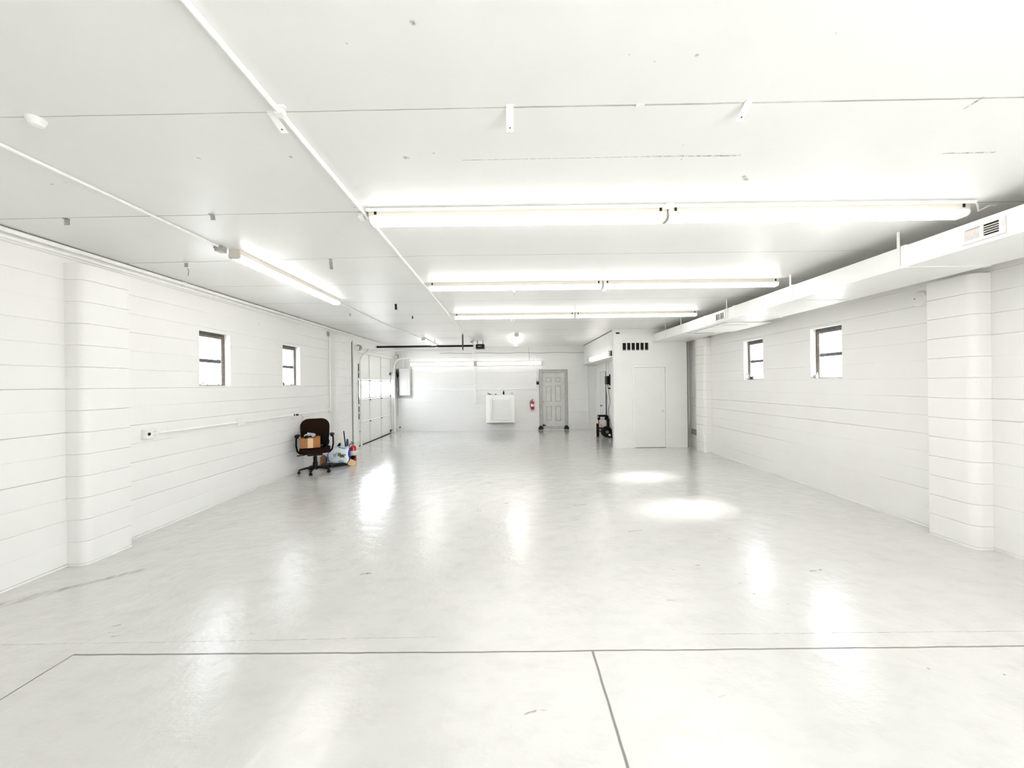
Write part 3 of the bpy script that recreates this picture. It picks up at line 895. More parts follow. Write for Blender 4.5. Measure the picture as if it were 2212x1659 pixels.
# ------------------------------------------------------------------ fire extinguishers
def extinguisher(c, hgt, rad, label, wall=False, side=-1):
    x, y, z = c
    root = thing('fire_extinguisher', c, label, 'extinguisher', 'red fire extinguishers')
    bh = hgt * .74
    cyl = MB().lathe([(0, 0), (rad * .9, 0), (rad, .012), (rad, bh * .82), (rad * .86, bh * .92), (rad * .45, bh * .985), (rad * .3, bh), (0, bh)], c, 'Z', 22).build('cylinder', 'red', root, smooth=True)
    MB().lathe([(rad * 1.004, 0), (rad * 1.012, .001), (rad * 1.012, bh * .30), (rad * 1.004, bh * .301)], (x, y, z + bh * .36), 'Z', 22).build('paper_label', 'label_white', cyl, smooth=True)
    MB().lathe([(0, 0), (rad * .26, 0), (rad * .26, .03), (0, .03)], (x, y, z + bh), 'Z', 12).build('valve', 'steel', root, smooth=True)
    MB().box(x - .012, x + .012, y - rad * 1.15, y + rad * .4, z + bh + .028, z + bh + .038, .003).build('carry_handle', 'black', root)
    MB().tube([(x, y + rad * .3, z + bh + .04), (x, y - rad * .2, z + bh + .055), (x, y - rad * 1.3, z + bh + .085)], .009, 6).build('lever', 'black', root, smooth=True)
    MB().tube([(x, y, z + bh + .02), (x + side * rad * .8, y - .01, z + bh + .03), (x + side * rad * 1.25, y - .01, z + bh - .03),
               (x + side * rad * 1.2, y - .01, z + bh * .5), (x + side * rad * 1.22, y - .01, z + bh * .22)], .010, 8).build('hose', 'black', root, smooth=True)
    MB().lathe([(0, 0), (.014, 0), (.014, .012), (0, .012)], (x + .02, y - .005, z + bh + .015), 'X', 12).build('gauge', 'label_white', root, smooth=True)
    if wall:
        MB().box(x - .03, x + .03, y + rad, y + rad + .02, z + bh * .2, z + bh * 1.05, .002).build('wall_bracket', 'steel', root)
    return root
extinguisher((.72, YF - .085, .735), .40, .062, 'red fire extinguisher hanging on the far wall beside the grey door', True)

# ------------------------------------------------------------------ grey entry door
dr = thing('door_1', ((DX0 + DX1) / 2, YF, 0), 'grey six panel entry door in the far wall', 'door', kind='structure')
fr = MB()
fr.box(DX0 - .012, DX0 + .075, YF - .022, YF + .12, .0, DZ + .012, .004)
fr.box(DX1 - .075, DX1 + .012, YF - .022, YF + .12, .0, DZ + .012, .004)
fr.box(DX0 + .075, DX1 - .075, YF - .022, YF + .12, DZ - .075, DZ + .012, .004)
fr.build('door_frame', 'grey_frame', dr)
ln = MB()
ln.box(DX0 - .022, DX0 - .008, YF - .012, YF - .001, 0, DZ + .02)
ln.box(DX1 + .008, DX1 + .022, YF - .012, YF - .001, 0, DZ + .02)
ln.box(DX0 - .022, DX1 + .022, YF - .012, YF - .001, DZ + .008, DZ + .024)
ln.build('caulk_line', 'rail_grey', dr)
lx0, lx1, lz0, lz1 = DX0 + .068, DX1 - .068, .11, DZ - .068
ly = YF + .035
m = MB()
lw = lx1 - lx0
cols = [lx0 + lw * .30, lx0 + lw * .70]
spans = [(.30, .86), (.98, 1.58), (1.68, 1.88)]
pw2 = .115
m.box(lx0, lx1, ly + .028, ly + .045, lz0, lz1)
for a, b in ((lx0, cols[0] - pw2), (cols[0] + pw2, cols[1] - pw2), (cols[1] + pw2, lx1)):
    m.box(a, b, ly, ly + .030, lz0, lz1)
zz = [lz0] + [v for sp in spans for v in sp] + [lz1]
for k in range(0, len(zz), 2):
    for cx in cols:
        m.box(cx - pw2, cx + pw2, ly, ly + .030, zz[k], zz[k + 1])
leaf = m.build('door_leaf', 'grey_door', dr)
for cx in cols:
    for z0, z1 in spans:
        g = .024
        t = MB()
        A = [(cx - pw2 + g, z0 + g), (cx + pw2 - g, z0 + g), (cx + pw2 - g, z1 - g), (cx - pw2 + g, z1 - g)]
        g2 = g + .020
        B = [(cx - pw2 + g2, z0 + g2), (cx + pw2 - g2, z0 + g2), (cx + pw2 - g2, z1 - g2), (cx - pw2 + g2, z1 - g2)]
        va = [t.bm.verts.new((x, ly + .029, z)) for x, z in A]
        vb = [t.bm.verts.new((x, ly + .006, z)) for x, z in B]
        t.bm.faces.new(vb)
        for k in range(4):
            t.bm.faces.new((va[k], va[(k + 1) % 4], vb[(k + 1) % 4], vb[k]))
        t.build('raised_panel', 'grey_door', leaf)
kb = MB().lathe([(0, 0), (.026, 0), (.028, .006), (.012, .012), (.012, .035), (.027, .045), (.030, .062), (.022, .075), (0, .078)], (lx0 + .05, ly - .078, 1.0), 'Y', 16)
kb.build('door_handle', 'galv', leaf, smooth=True)
bx(lx0, lx1, ly - .01, ly + .05, .01, .12, .006).build('door_sweep', 'board', dr)
bx(DX0, DX1, YF - .03, YF + .12, .0, .012, .003).build('threshold', 'alu', dr)
for px, sd, lb in ((DX0 + .03, 1, 'black torn seal at the foot of the grey door, handle end'), (DX1 - .03, -1, 'black torn seal at the foot of the grey door, hinge end')):
    m = MB()
    rd = random.Random(int(px * 100))
    poly = [(px - .10 * 1, .012), (px + .085, .012), (px + .075, .09), (px + .03, .145), (px - .05, .15), (px - .09, .07)]
    m.prism(poly, 'Y', YF - .052, YF - .024, bev=.006)
    if sd > 0:
        m.prism([(px + .06, .13), (px + .22, .15), (px + .12, .185), (px + .08, .21), (px + .05, .17)], 'Y', YF - .04, YF - .024, bev=.004)
    tag(m.build('torn_seal', 'seal'), lb, 'seal')

# ------------------------------------------------------------------ utility room doors and vents
ud = thing('door_2', (3.476, BY, 0), 'plain white door of the utility room with a round knob', 'door', kind='structure')
m = MB()
m.box(3.035, 3.09, BY - .014, BY + .02, 0, 2.085, .003); m.box(3.862, 3.917, BY - .014, BY + .02, 0, 2.085, .003); m.box(3.035, 3.917, BY - .0145, BY + .02, 2.03, 2.086, .003)
m.build('door_casing', 'trim', ud)
lf = bx(3.0925, 3.8595, BY + .001, BY + .044, .008, 2.0275, .002).build('door_leaf', 'door_white', ud)
MB().lathe([(0, 0), (.024, .002), (.029, .018), (.024, .034), (.011, .042), (.011, .06), (.027, .068), (0, .07)], (3.79, BY - .066, .93), 'Y', 16).build('door_knob', 'panel_grey', lf, smooth=True)
for z in (.25, 1.05, 1.8):
    MB().tube([(3.094, BY - .002, z - .045), (3.094, BY - .002, z + .045)], .006, 8).build('hinge', 'panel_grey', ud, smooth=True)
ad = thing('door_3', (3.0, 12.17, 0), 'pale alcove door with a dark open edge behind the clutter', 'door', kind='structure')
m = MB()
m.box(2.985, 3.02, 12.56, 12.62, 0, 2.08, .003); m.box(2.984, 3.02, 11.74, 12.56, 2.02, 2.08, .003)
m.build('door_casing', 'trim', ad)
lf = MB().box(2.992, 3.03, 11.87, 12.55, .012, 2.01, .002).build('door_leaf', 'panel_grey', ad)
MB().lathe([(0, 0), (.024, .002), (.028, .018), (.011, .036), (.011, .055), (.025, .06), (0, .062)], (2.905, 12.2, .90), 'X', 14).build('door_knob', 'rail_grey', lf, smooth=True)
bx(2.993, 3.01, 11.75, 11.868, 0, 2.015).build('dark_gap', 'hole', ad)

vg = thing('air_grille', (3.126, BY, 2.42), 'white return grille with six dark openings above the utility door', 'grille')
m = MB()
vx0, vx1, vz0, vz1 = 2.745, 3.505, 2.405, 2.70
m.box(vx0, vx1, BY - .014, BY, vz0, vz0 + .05, .003); m.box(vx0, vx1, BY - .014, BY, vz1 - .05, vz1, .003)
m.box(vx0, vx0 + .045, BY - .014, BY, vz0 + .05, vz1 - .05); m.box(vx1 - .045, vx1, BY - .014, BY, vz0 + .05, vz1 - .05)
m.build('grille_frame', 'trim', vg)
pw = (vx1 - vx0 - .09) / 6
for i in range(1, 6):
    x = vx0 + .045 + pw * i
    bx(x - .014, x + .014, BY - .012, BY, vz0 + .05, vz1 - .05, .002).build('grille_bar', 'trim', vg)
for i in range(6):
    x = vx0 + .045 + pw * i + .014
    bx(x, x + pw - .028, BY - .004, BY - .0005, vz0 + .05, vz1 - .05).build('opening', 'hole', vg)
    bx(x, x + pw - .028, BY - .007, BY - .003, vz0 + .055, vz0 + .072).build('slat', 'filter', vg)
tag(bx(2.632, 2.728, BY - .01, BY, 2.882, 2.918, .002).build('slot_vent', 'black'), 'small black slot high on the utility room corner', 'vent')
wr = thing('wall_register', (XR, 9.42, .27), 'low wall register with tan grille in the gap beside the pilaster', 'register')
m = MB()
for y0, y1, z0, z1 in ((9.16, 9.56, .46, .50), (9.16, 9.56, .27, .31), (9.16, 9.20, .31, .46), (9.52, 9.56, .31, .46)):
    m.box(XR - .03, XR, y0, y1, z0, z1, .003)
m.build('register_frame', 'trim', wr)
bx(XR - .012, XR, 9.2, 9.52, .31, .46).build('register_grille', 'filter', wr)

# ------------------------------------------------------------------ air duct
D0, D1, DZ0, DZ1 = 3.57, 4.33, 2.665, 2.857
du = thing('air_duct', (3.95, 4.0, DZ0), 'long white rectangular air duct hung along the windowed wall beneath the ceiling', 'duct')
MB().box(D0, D1, YB + .05, 6.40, DZ0, DZ1, .003).build('duct_section', 'duct_paint', du)
MB().box(D0, D1 + .12, 6.40, BY, DZ0, DZ1, .003).build('duct_section', 'duct_paint', du)
for y in (3.36, 4.70, 5.93, 6.83):
    MB().box(D0 - .008, D1 + .004, y - .022, y + .022, DZ0 - .008, DZ1 + .006, .003).build('seam_collar', 'duct_paint', du)
m = MB()
m.box(D0 + .12, D1 + .13, 6.35, 7.45, DZ0 - .022, DZ0 - .001, .006)
m.build('access_plate', 'duct_paint', du)
MB().tube([(D0 + .16, 6.55, DZ0 - .026), (D0 + .35, 6.47, DZ0 - .030), (D0 + .6, 6.55, DZ0 - .026)], .006, 6).build('plate_edge', 'panel_grey', du, smooth=True)
MB().tube([(D0 + .05, 7.6, DZ0 - .004), (D0 + .3, 7.72, DZ0 - .010), (D0 + .62, 7.65, DZ0 - .004)], .007, 6).build('plate_edge', 'galv', du, smooth=True)
for y in (3.40, 4.72, 6.12, 7.78, 8.56):
    MB().box(D0 - .009, D0 - .006, y - .013, y + .013, DZ0 + .02, H, 0).build('hanger_strap', 'white_metal', du)
def register(y0, y1, z0, z1, blank):
    rg = MB()
    x = D0
    b = .022
    rg.box(x - .014, x, y0, y1, z0, z0 + b, .002); rg.box(x - .014, x, y0, y1, z1 - b, z1, .002)
    rg.box(x - .014, x, y0, y0 + b * 1.3, z0 + b, z1 - b); rg.box(x - .014, x, y1 - b, y1, z0 + b, z1 - b)
    ym = (y0 + y1) / 2
    rg.box(x - .013, x, ym - .009, ym + .009, z0 + b, z1 - b, .001)
    o = rg.build('register', 'white_metal', du)
    n = 5
    if blank:
        bx(x - .006, x - .001, ym + .009, y1 - b, z0 + b, z1 - b).build('blank_plate', 'filter', o)
        bx(x - .004, x - .0005, y0 + b * 1.3, ym - .009, z0 + b, z1 - b).build('dark_slots', 'hole', o)
        for k in range(1, n):
            z = z0 + b + (z1 - z0 - 2 * b) * k / n
            bx(x - .009, x - .003, y0 + b * 1.3, ym - .009, z - .004, z + .004).build('louvre', 'filter', o)
        bx(x - .02, x - .012, y0 + .006, y0 + .014, z0 + .05, z0 + .10, .001).build('lever', 'trim', o)
    else:
        bx(x - .004, x - .0005, y0 + b * 1.3, y1 - b, z0 + b, z1 - b).build('dark_slots', 'dark_steel', o)
        for k in range(1, 4):
            y = y0 + b + (y1 - y0 - 2 * b) * k / 4
            bx(x - .010, x - .003, y - .006, y + .006, z0 + b, z1 - b).build('louvre', 'trim', o)
    return o
register(2.665, 2.925, 2.695, 2.825, True)
register(6.17, 6.46, 2.685, 2.83, False)

# round cap on the block wall
wc = thing('pipe_plug', (XR, 4.155, 2.45), 'round white capped pipe stub on the block wall beside the pilaster', 'cap')
MB().lathe([(0, 0), (.088, 0), (.088, -.018), (.078, -.03), (.03, -.036), (0, -.036)], (XR, 4.155, 2.545), 'X', 28).build('disc', 'block_side', wc, smooth=True)
MB().blob((XR - .036, 4.19, 2.555), (.004, .008, .006), 8).build('screw', 'rail_grey', wc)

# ------------------------------------------------------------------ brackets and hooks on the ceiling
def strip(p0, p1, w, label, m='bright_white', hole=True):
    p0, p1 = Vector(p0), Vector(p1)
    root = thing('hanger_bracket', p0, label, 'bracket', 'metal hanger brackets on the ceiling')
    d = (p1 - p0).normalized()
    u = Vector((1, 0, 0))
    n = d.cross(u).normalized()
    mb = MB()
    q = []
    for a in (p0, p1):
        for s_ in (-1, 1):
            for t_ in (0, 1):
                q.append(mb.bm.verts.new(a + u * w / 2 * s_ + n * .003 * t_))
    for f in ((0, 1, 3, 2), (4, 6, 7, 5), (0, 4, 5, 1), (2, 3, 7, 6), (0, 2, 6, 4), (1, 5, 7, 3)):
        mb.bm.faces.new([q[i] for i in f])
    mb.build('strap', m, root)
    MB().box(p0.x - w / 2, p0.x + w / 2, p0.y - .02, p0.y + .004, H - .0035, H, .0005).build('flange', m, root)
    if hole:
        h = p1 - d * .02 - n * .004 * (1 if n.z > 0 else -1)
        MB().lathe([(0, 0), (.004, 0), (.004, .004), (0, .004)], (h.x, h.y, h.z - .003), 'Z', 8).build('screw_hole', 'rail_grey', root)
    return root
strip((-1.168, 1.825, H - .003), (-1.155, 1.91, H - .040), .036, 'white bent bracket tucked beside the long ceiling conduit')
strip((.006, 1.807, H - .003), (.006, 1.90, H - .055), .036, 'white flat bracket hanging from the nearest seam, midway across')
strip((1.16, 1.794, H - .003), (1.16, 1.865, H - .040), .034, 'white angled bracket on the nearest seam toward the duct')
strip((-3.503, 2.93, H - .002), (-3.503, 2.93, H - .050), .042, 'grey tab on the seam above the near pilaster', 'galv', False)
strip((-2.322, 2.89, H - .002), (-2.322, 2.90, H - .038), .034, 'bent grey tab on the seam midway between the two ceiling conduits', 'galv', False)
strip((-3.496, 3.995, H - .002), (-3.496, 3.995, H - .045), .036, 'small tab with a dangling wire above the first window', 'galv', False)
tag(MB().tube([(-3.49, 4.0, H - .055), (-3.475, 4.0, H - .085), (-3.485, 4.0, H - .14)], .003, 5).build('wire_tail', 'cable_grey'), 'short wire dangling from the tab above the first window', 'wire')
strip((-1.912, 3.94, H - .002), (-1.912, 3.955, H - .10), .034, 'grey strap hanging from the seam beside the lengthwise strip light', 'galv', False)
strip((-1.913, 6.15, H - .002), (-1.913, 6.16, H - .09), .035, 'small black strap hanging from the ceiling between the second and third rows', 'black', False)
strip((-1.929, 7.24, H - .002), (-1.929, 7.25, H - .05), .025, 'tiny grey hook on the ceiling beyond the black strap', 'dark_steel', False)
strip((-2.28, 11.0, H - .002), (-2.28, 11.01, H - .125), .03, 'thin grey strap on the ceiling before the door opener rail', 'galv', False)
strip((-3.0, 6.9, H - .002), (-3.0, 6.91, H - .045), .03, 'tiny grey tab on the ceiling near the far pilaster', 'galv', False)
for x, lb in ((.043, 'white pull switch under the second row nearer the conduit'), (1.225, 'white pull switch under the middle of the second row')):
    t = thing('pull_switch', (x, 4.86, 2.80), lb, 'switch', 'pull switches under the second light row')
    bx(x - .018, x + .018, 4.845, 4.875, 2.842, 2.888, .004).build('body', 'trim', t)
    MB().tube([(x, 4.86, 2.844), (x, 4.86, 2.80)], .002, 5).build('cord', 'cable_white', t)
t = thing('pull_switch', (.03, 7.02, 2.82), 'white looped hook under the third row of strip lights', 'hook')
MB().tube(arc((.03, 7.02, 2.853), .033, 0, 2 * PI, 14, 'XZ'), .006, 6).build('loop', 'trim', t, smooth=True)
cp = MB().lathe([(.0, 0), (.038, 0), (.036, -.012), (.026, -.034), (.012, -.04), (0, -.04)], (-2.355, 1.845, H), 'Z', 20)
tag(cp.build('ceiling_cap', 'trim', smooth=True), 'half painted white cap on the nearest ceiling seam', 'cap')
tag(bx(.62, .66, 1.795, 1.812, H - .006, H).build('seam_clip', 'trim'), 'little white clip on the nearest ceiling seam', 'clip')
t = MB().tube([(3.56, 2.83, H - .004), (3.60, 2.85, H - .02), (3.63, 2.87, H - .055), (3.67, 2.84, H - .03), (3.74, 2.85, H - .02)], .006, 6)
tag(t.build('cable_end', 'conduit', smooth=True), 'white zigzag cable end past the first light row', 'cable')
tag(MB().tube([(1.214, 2.83, H - .045), (1.222, 2.822, H - .075), (1.217, 2.815, H - .10), (1.20, 2.81, H - .125)], .005, 6).build('cable_drop', 'cable_white', smooth=True),
    'thin pale cord drooping over the first light row joint', 'cord')

# ------------------------------------------------------------------ garage door, tracks, opener
gd = thing('door_4', (XL - .06, (GY0 + GY1) / 2, 0), 'white sectional garage door with one row of windows', 'garage door', kind='structure')
gx0, gx1 = XL - .09, XL - .045
zs = [.012, .645, 1.27, 1.83, GZ + .02]
ncol = 3
cw = (GY1 - GY0) / ncol
for i in range(4):
    z0, z1 = zs[i] + .003, zs[i + 1] - .003
    if i == 2:
        m = MB()
        m.box(gx0, gx1, GY0, GY1, z0, z0 + .045); m.box(gx0, gx1, GY0, GY1, z1 - .035, z1)
        for k in range(ncol + 1):
            y = GY0 + cw * k
            m.box(gx0, gx1, max(GY0, y - .07), min(GY1, y + .07), z0, z1)
        sec = m.build('door_section', 'door_white', gd)
        for k in range(ncol):
            bx(XL - .072, XL - .068, GY0 + cw * k + .07, GY0 + cw * (k + 1) - .07, z0 + .045, z1 - .035).build('pane', 'glass', sec)
    else:
        sec = bx(gx0, gx1, GY0, GY1, z0, z1, .004).build('door_section', 'door_white', gd)
    for k in range(1, ncol):
        y = GY0 + cw * k
        bx(gx1 - .002, gx1 + .018, y - .035, y + .035, z0 + .01, z1 - .01, .003).build('stile', 'panel_grey', sec)
        if i < 3:
            bx(gx1, gx1 + .03, y - .03, y + .03, z1 - .045, z1 - .004, .004).build('hinge', 'dark_steel', sec)
    bx(gx1 - .004, gx1 + .008, GY0 + .05, GY1 - .05, z1 - .014, z1 - .002, .002).build('section_lip', 'board', sec)
bx(gx0, gx1, GY0, GY1, 0, .014).build('bottom_seal', 'seal', gd)
bx(gx1, gx1 + .035, GY1 - .27, GY1 - .22, .95, 1.15, .004).build('lock_plate', 'panel_grey', gd)
for i, (y, z) in enumerate(((GY0 + .03, .38), (GY1 - .12, .10), (GY1 - .1, 2.05))):
    b = MB().box(gx1, gx1 + .05, y - .02, y + .02, z - .04, z + .04, .004)
    b.tube([(gx1 + .04, y, z), (gx1 + .075, y + .02, z + .02), (gx1 + .07, y + .03, z + .045)], .010, 6)
    b.build('roller_bracket', 'dark_steel', gd)

tag(bx(XL, XL + .045, 9.66, 9.93, 0, 2.84, .004).build('trim_5', 'trim'), 'broad white board beside the garage door nearest the pilaster', 'jamb', kind='structure')
tag(bx(XL, XL + .03, 9.93, 12.9, GZ, 2.84, .004).build('trim_6', 'trim'), 'white board above the garage door', 'header', kind='structure')
tag(bx(XL, XL + .04, 12.87, 13.12, 0, 2.84, .004).build('trim_7', 'trim'), 'white board between the garage door and far wall', 'jamb', kind='structure')
tag(bx(XL, XL + .012, 9.645, 9.66, 0, 2.80).build('trim_8', 'rail_grey'), 'dark slot along the garage door board edge', 'trim', kind='structure')

def door_track(y, xend, zh, label, slots):
    root = thing('door_track', (XL + .05, y, 0), label, 'track', 'garage door tracks')
    r = .33
    x0 = XL + .075
    pts = [(x0, y, .02), (x0, y, zh - r)] + [(x0 + r - r * math.cos(a), y, zh - r + r * math.sin(a)) for a in [PI / 2 * k / 8 for k in range(1, 9)]] + [(xend, y, zh)]
    MB().tube(pts, .028, 6).build('rail', 'white_metal', root)
    bx(XL + .02 if y < 12 else XL + .02, XL + .045, y - .075, y - .045, .25, 2.25).build('angle_iron', 'white_metal', root)
    for k in range(4):
        z = .35 + k * .55
        bx(XL + .045, x0 - .02, y - .075, y - .02, z, z + .05, .003).build('track_bracket', 'white_metal', root)
    if slots:
        for k, (z0, z1) in enumerate(((.75, 1.10), (1.16, 1.80), (1.87, 2.25))):
            bx(XL + .046, XL + .05, y - .085, y - .038, z0, z1).build('dark_slot', 'hole', root)
    return root
t = door_track(10.02, -1.31, 2.60, 'white curved garage door track nearest the pilaster', True)
bx(-1.335, -1.295, 9.995, 10.0, 2.58, H, .001).build('hanger_angle', 'dark_steel', t)
t = door_track(12.86, -1.34, 2.60, 'white curved garage door track nearest the far wall', False)
bx(-1.36, -1.32, 12.82, 12.83, 2.58, H, .001).build('hanger_angle', 'white_metal', t)
tsn = thing('torsion_shaft', (XL + .11, 9.75, 2.67), 'white torsion shaft with cable drums above the garage door', 'shaft')
MB().tube([(XL + .12, 9.70, 2.665), (XL + .12, 13.15, 2.665)], .016, 10).build('shaft', 'white_metal', tsn, smooth=True)
MB().tube([(XL + .12, 10.4, 2.665), (XL + .12, 11.3, 2.665)], .034, 12).build('spring', 'white_metal', tsn, smooth=True)
for y in (9.78, 13.0):
    MB().lathe([(0, 0), (.075, 0), (.08, .01), (.055, .018), (.055, .06), (.078, .068), (.07, .08), (0, .08)], (XL + .12, y, 2.665), 'Y', 20).build('cable_drum', 'galv', tsn, smooth=True)
    bx(XL + .05, XL + .15, y - .03, y - .01, 2.60, 2.70, .003).build('end_bearing', 'white_metal', tsn)
op = thing('garage_door_opener', (-.95, 11.4, 2.73), 'black faced garage door opener motor with long black rail', 'opener')
MB().box(XL + .03, -1.08, 11.36, 11.43, 2.812, 2.868, .004).build('rail', 'hole', op)
mh = bx(-1.08, -.83, 11.24, 11.56, 2.735, 2.875, .02).build('motor_housing', 'black', op)
bx(-1.17, -1.07, 11.27, 11.53, 2.70, 2.86, .025).build('light_cover', 'pale_lens', op)
for i in range(6):
    bx(-1.02 + i * .018, -1.008 + i * .018, 11.237, 11.241, 2.80, 2.815).build('logo_mark', 'label_white', mh)
for x in (-1.05, -.88):
    bx(x - .015, x + .015, 11.39, 11.41, 2.87, H, .002).build('ceiling_strap', 'galv', op)
bx(-1.26, -1.18, 11.30, 11.5, H - .06, H, .004).build('outlet', 'board', op)
MB().tube([(-1.22, 11.35, H - .06), (-1.18, 11.33, 2.9), (-1.12, 11.33, 2.86)], .006, 6).build('power_cord', 'cable_white', op, smooth=True)
MB().tube([(XL + .19, 11.9, 2.82), (XL + .19, 11.95, 2.35), (XL + .16, 11.9, 2.26), (XL + .02, 11.8, 2.24)], .008, 6).build('sensor_cable', 'conduit', op, smooth=True)

# ------------------------------------------------------------------ office chair
CX, CY = -3.80, 7.12
RZ = Matrix.Translation((CX, CY, 0)) @ Matrix.Rotation(math.radians(27), 4, 'Z')
ch = thing('office_chair', (CX, CY, 0), 'dark brown office chair with armrests loaded with a cardboard box by the block wall', 'chair')
def rounded(w, h, r, n=6, taper=0.0):
    pts = []
    for cx, cz, a0 in ((w / 2 - r, h - r, 0), (-w / 2 + r, h - r, PI / 2), (-w / 2 + r, r, PI), (w / 2 - r, r, 1.5 * PI)):
        for i in range(n + 1):
            a = a0 + PI / 2 * i / n
            x, z = cx + r * math.cos(a), cz + r * math.sin(a)
            k = 1 - taper * (1 - z / h)
            pts.append((x * k, z))
    return pts
def pad(poly, depth, axis, fn, mx, rings=4):
    """cushion: the outline poly inset at the rim and swollen, mapped by fn(u,v,d)"""
    t = bmesh.new()
    cu = sum(p[0] for p in poly) / len(poly); cv = sum(p[1] for p in poly) / len(poly)
    levels = [(.90, 0), (.97, .12), (1.0, .35), (1.0, .65), (.97, .88), (.88, 1.0)]
    R = []
    for k, d in levels:
        R.append([t.verts.new(fn(cu + (u - cu) * k, cv + (v - cv) * k, d * depth)) for u, v in poly])
    for a, b in zip(R, R[1:]):
        for i in range(len(poly)):
            t.faces.new((a[i], a[(i + 1) % len(poly)], b[(i + 1) % len(poly)], b[i]))
    for ring, d, sgn in ((R[0], 0, -1), (R[-1], depth, 1)):
        c = t.verts.new(fn(cu, cv, d + sgn * depth * .10))
        for i in range(len(poly)):
            t.faces.new((ring[i], ring[(i + 1) % len(poly)], c))
    mb = MB()
    mb._join(t, mx)
    return mb
# backrest: outline in (x, z), curved and leaning back (+y)
def back_fn(u, v, d):
    return Vector((u, .20 + d + .10 * v + .35 * u * u - .05 * (v - .25) ** 2, .50 + v))
pad(rounded(.53, .52, .16, 7, .10), .07, 'Y', lambda u, v, d: back_fn(u, v, d) - Vector((0, .10, 0)), RZ).build('backrest', 'chair_fabric', ch, smooth=True)
pad(rounded(.50, .49, .15, 7, .12), .03, 'Y', lambda u, v, d: back_fn(u, v, d + .07) - Vector((0, .10, 0)), RZ).build('back_shell', 'black', ch, smooth=True)
def seat_fn(u, v, d):
    drop = .03 * max(0, (.10 - v) / .10) ** 2
    return Vector((u, -.27 + v, .40 + d - drop * (1 if d > .03 else .4)))
pad(rounded(.54, .50, .13, 7, .04), .085, 'Z', seat_fn, RZ).build('seat', 'chair_fabric', ch, smooth=True)
MB().box(-.13, .13, -.16, .14, .34, .40, .02, RZ).build('tilt_mechanism', 'black', ch)
MB().tube([(-.10, -.05, .365), (-.24, -.10, .36), (-.30, -.12, .362)], .010, 8, RZ).build('lever', 'black', ch, smooth=True)
MB().tube([(0, .10, .36), (0, .24, .40), (0, .27, .52), (0, .24, .64)], .028, 8, RZ, flat=(1.4, .6)).build('back_support', 'black', ch, smooth=True)
MB().lathe([(0, .06), (.042, .06), (.042, .20), (.034, .205), (.034, .30), (.026, .305), (.026, .35), (0, .35)], (0, 0, 0), 'Z', 18, RZ).build('gas_column', 'black', ch, smooth=True)
for sd in (-1, 1):
    p = [(.16 * sd, -.02, .375), (.25 * sd, -.02, .38), (.295 * sd, -.02, .43), (.315 * sd, -.02, .53), (.312 * sd, -.015, .66), (.295 * sd, -.01, .715)]
    arm = MB().tube(p, [.022, .024, .024, .022, .020, .020], 10, RZ, flat=(1.4, .7)).build('armrest', 'black', ch, smooth=True)
    q = [(.29 * sd, -.19, .70), (.295 * sd, -.15, .722), (.30 * sd, 0, .728), (.29 * sd, .09, .722), (.27 * sd, .13, .705)]
    MB().tube(q, [.020, .03, .032, .03, .02], 10, RZ, flat=(1.25, .6)).build('arm_pad', 'black', arm, smooth=True)
base = MB().lathe([(0, .06), (.05, .065), (.055, .10), (.045, .125), (0, .125)], (0, 0, 0), 'Z', 16, RZ).build('base_hub', 'black', ch, smooth=True)
for k in range(5):
    a = math.radians(-105 + 72 * k)
    c_, s_ = math.cos(a), math.sin(a)
    R_ = .275
    leg = MB().tube([(.03 * c_, .03 * s_, .098), (.15 * c_, .15 * s_, .095), (R_ * c_, R_ * s_, .072)], [.032, .026, .018], 8, RZ, flat=(1.1, .8)).build('leg', 'black', ch, smooth=True)
    ct = MB()
    tx, ty = -s_, c_
    for o_ in (-.014, .014):
        ctr = Vector((R_ * c_ + tx * o_, R_ * s_ + ty * o_, .027))
        ax = Vector((tx, ty, 0)) * .009
        ct.tube([ctr - ax, ctr + ax], .027, 14, RZ)
    ct.tube([(R_ * c_, R_ * s_, .03), (R_ * c_, R_ * s_, .075)], .010, 8, RZ)
    ct.build('caster', 'black', leg, smooth=True)

# things on the chair
SEAT = .497
RB = Matrix.Translation((CX, CY, 0)) @ Matrix.Rotation(math.radians(26), 4, 'Z')
cbx = thing('cardboard_box', (CX - .07, CY - .1, SEAT), 'open brown cardboard box with a pale tape stripe on the office chair seat', 'box')
m = MB()
x0, x1, y0, y1, z0, z1 = -.235, .095, -.20, .03, SEAT + .004, SEAT + .188
m.box(x0, x1, y0, y0 + .006, z0, z1, 0, RB); m.box(x0, x1, y1 - .006, y1, z0, z1, 0, RB)
m.box(x0, x0 + .006, y0, y1, z0, z1, 0, RB); m.box(x1 - .006, x1, y0, y1, z0, z1, 0, RB); m.box(x0, x1, y0, y1, z0, z0 + .006, 0, RB)
m.build('box_walls', 'cardboard', cbx)
MB().box(-.115, -.025, y0 - .002, y0, z0, z1 + .001, 0, RB).build('tape', 'tape', cbx)
MB().prism([(y0, z1), (y0 + .004, z1 + .003), (y0 + .05, z1 + .020), (y0 + .05, z1 + .016)], 'X', .015, x1, RB).build('flap', 'cardboard', cbx)
MB().prism([(x1, z1), (x1 - .004, z1), (x1 - .05, z1 + .012), (x1 - .05, z1 + .016)], 'Y', y0, y1, RB).build('flap', 'cardboard', cbx)
gb = MB().blob((-.085, -.075, z1 + .036), (.085, .05, .034), 18, .5, RB, 11)
gb.prism([(-.15, z1 + .02), (-.12, z1 + .10), (-.09, z1 + .085), (0, z1 + .07), (.01, z1 + .055), (-.01, z1 + .02)], 'Y', -.085, -.065, RB, .004)
tag(gb.build('plastic_bag', 'grey_film'), 'crumpled grey plastic bag on top of the chair box', 'bag')
ch_ = MB().blob((-.135, -.168, z1 + .02), (.035, .020, .034), 12, .3, RB, 4)
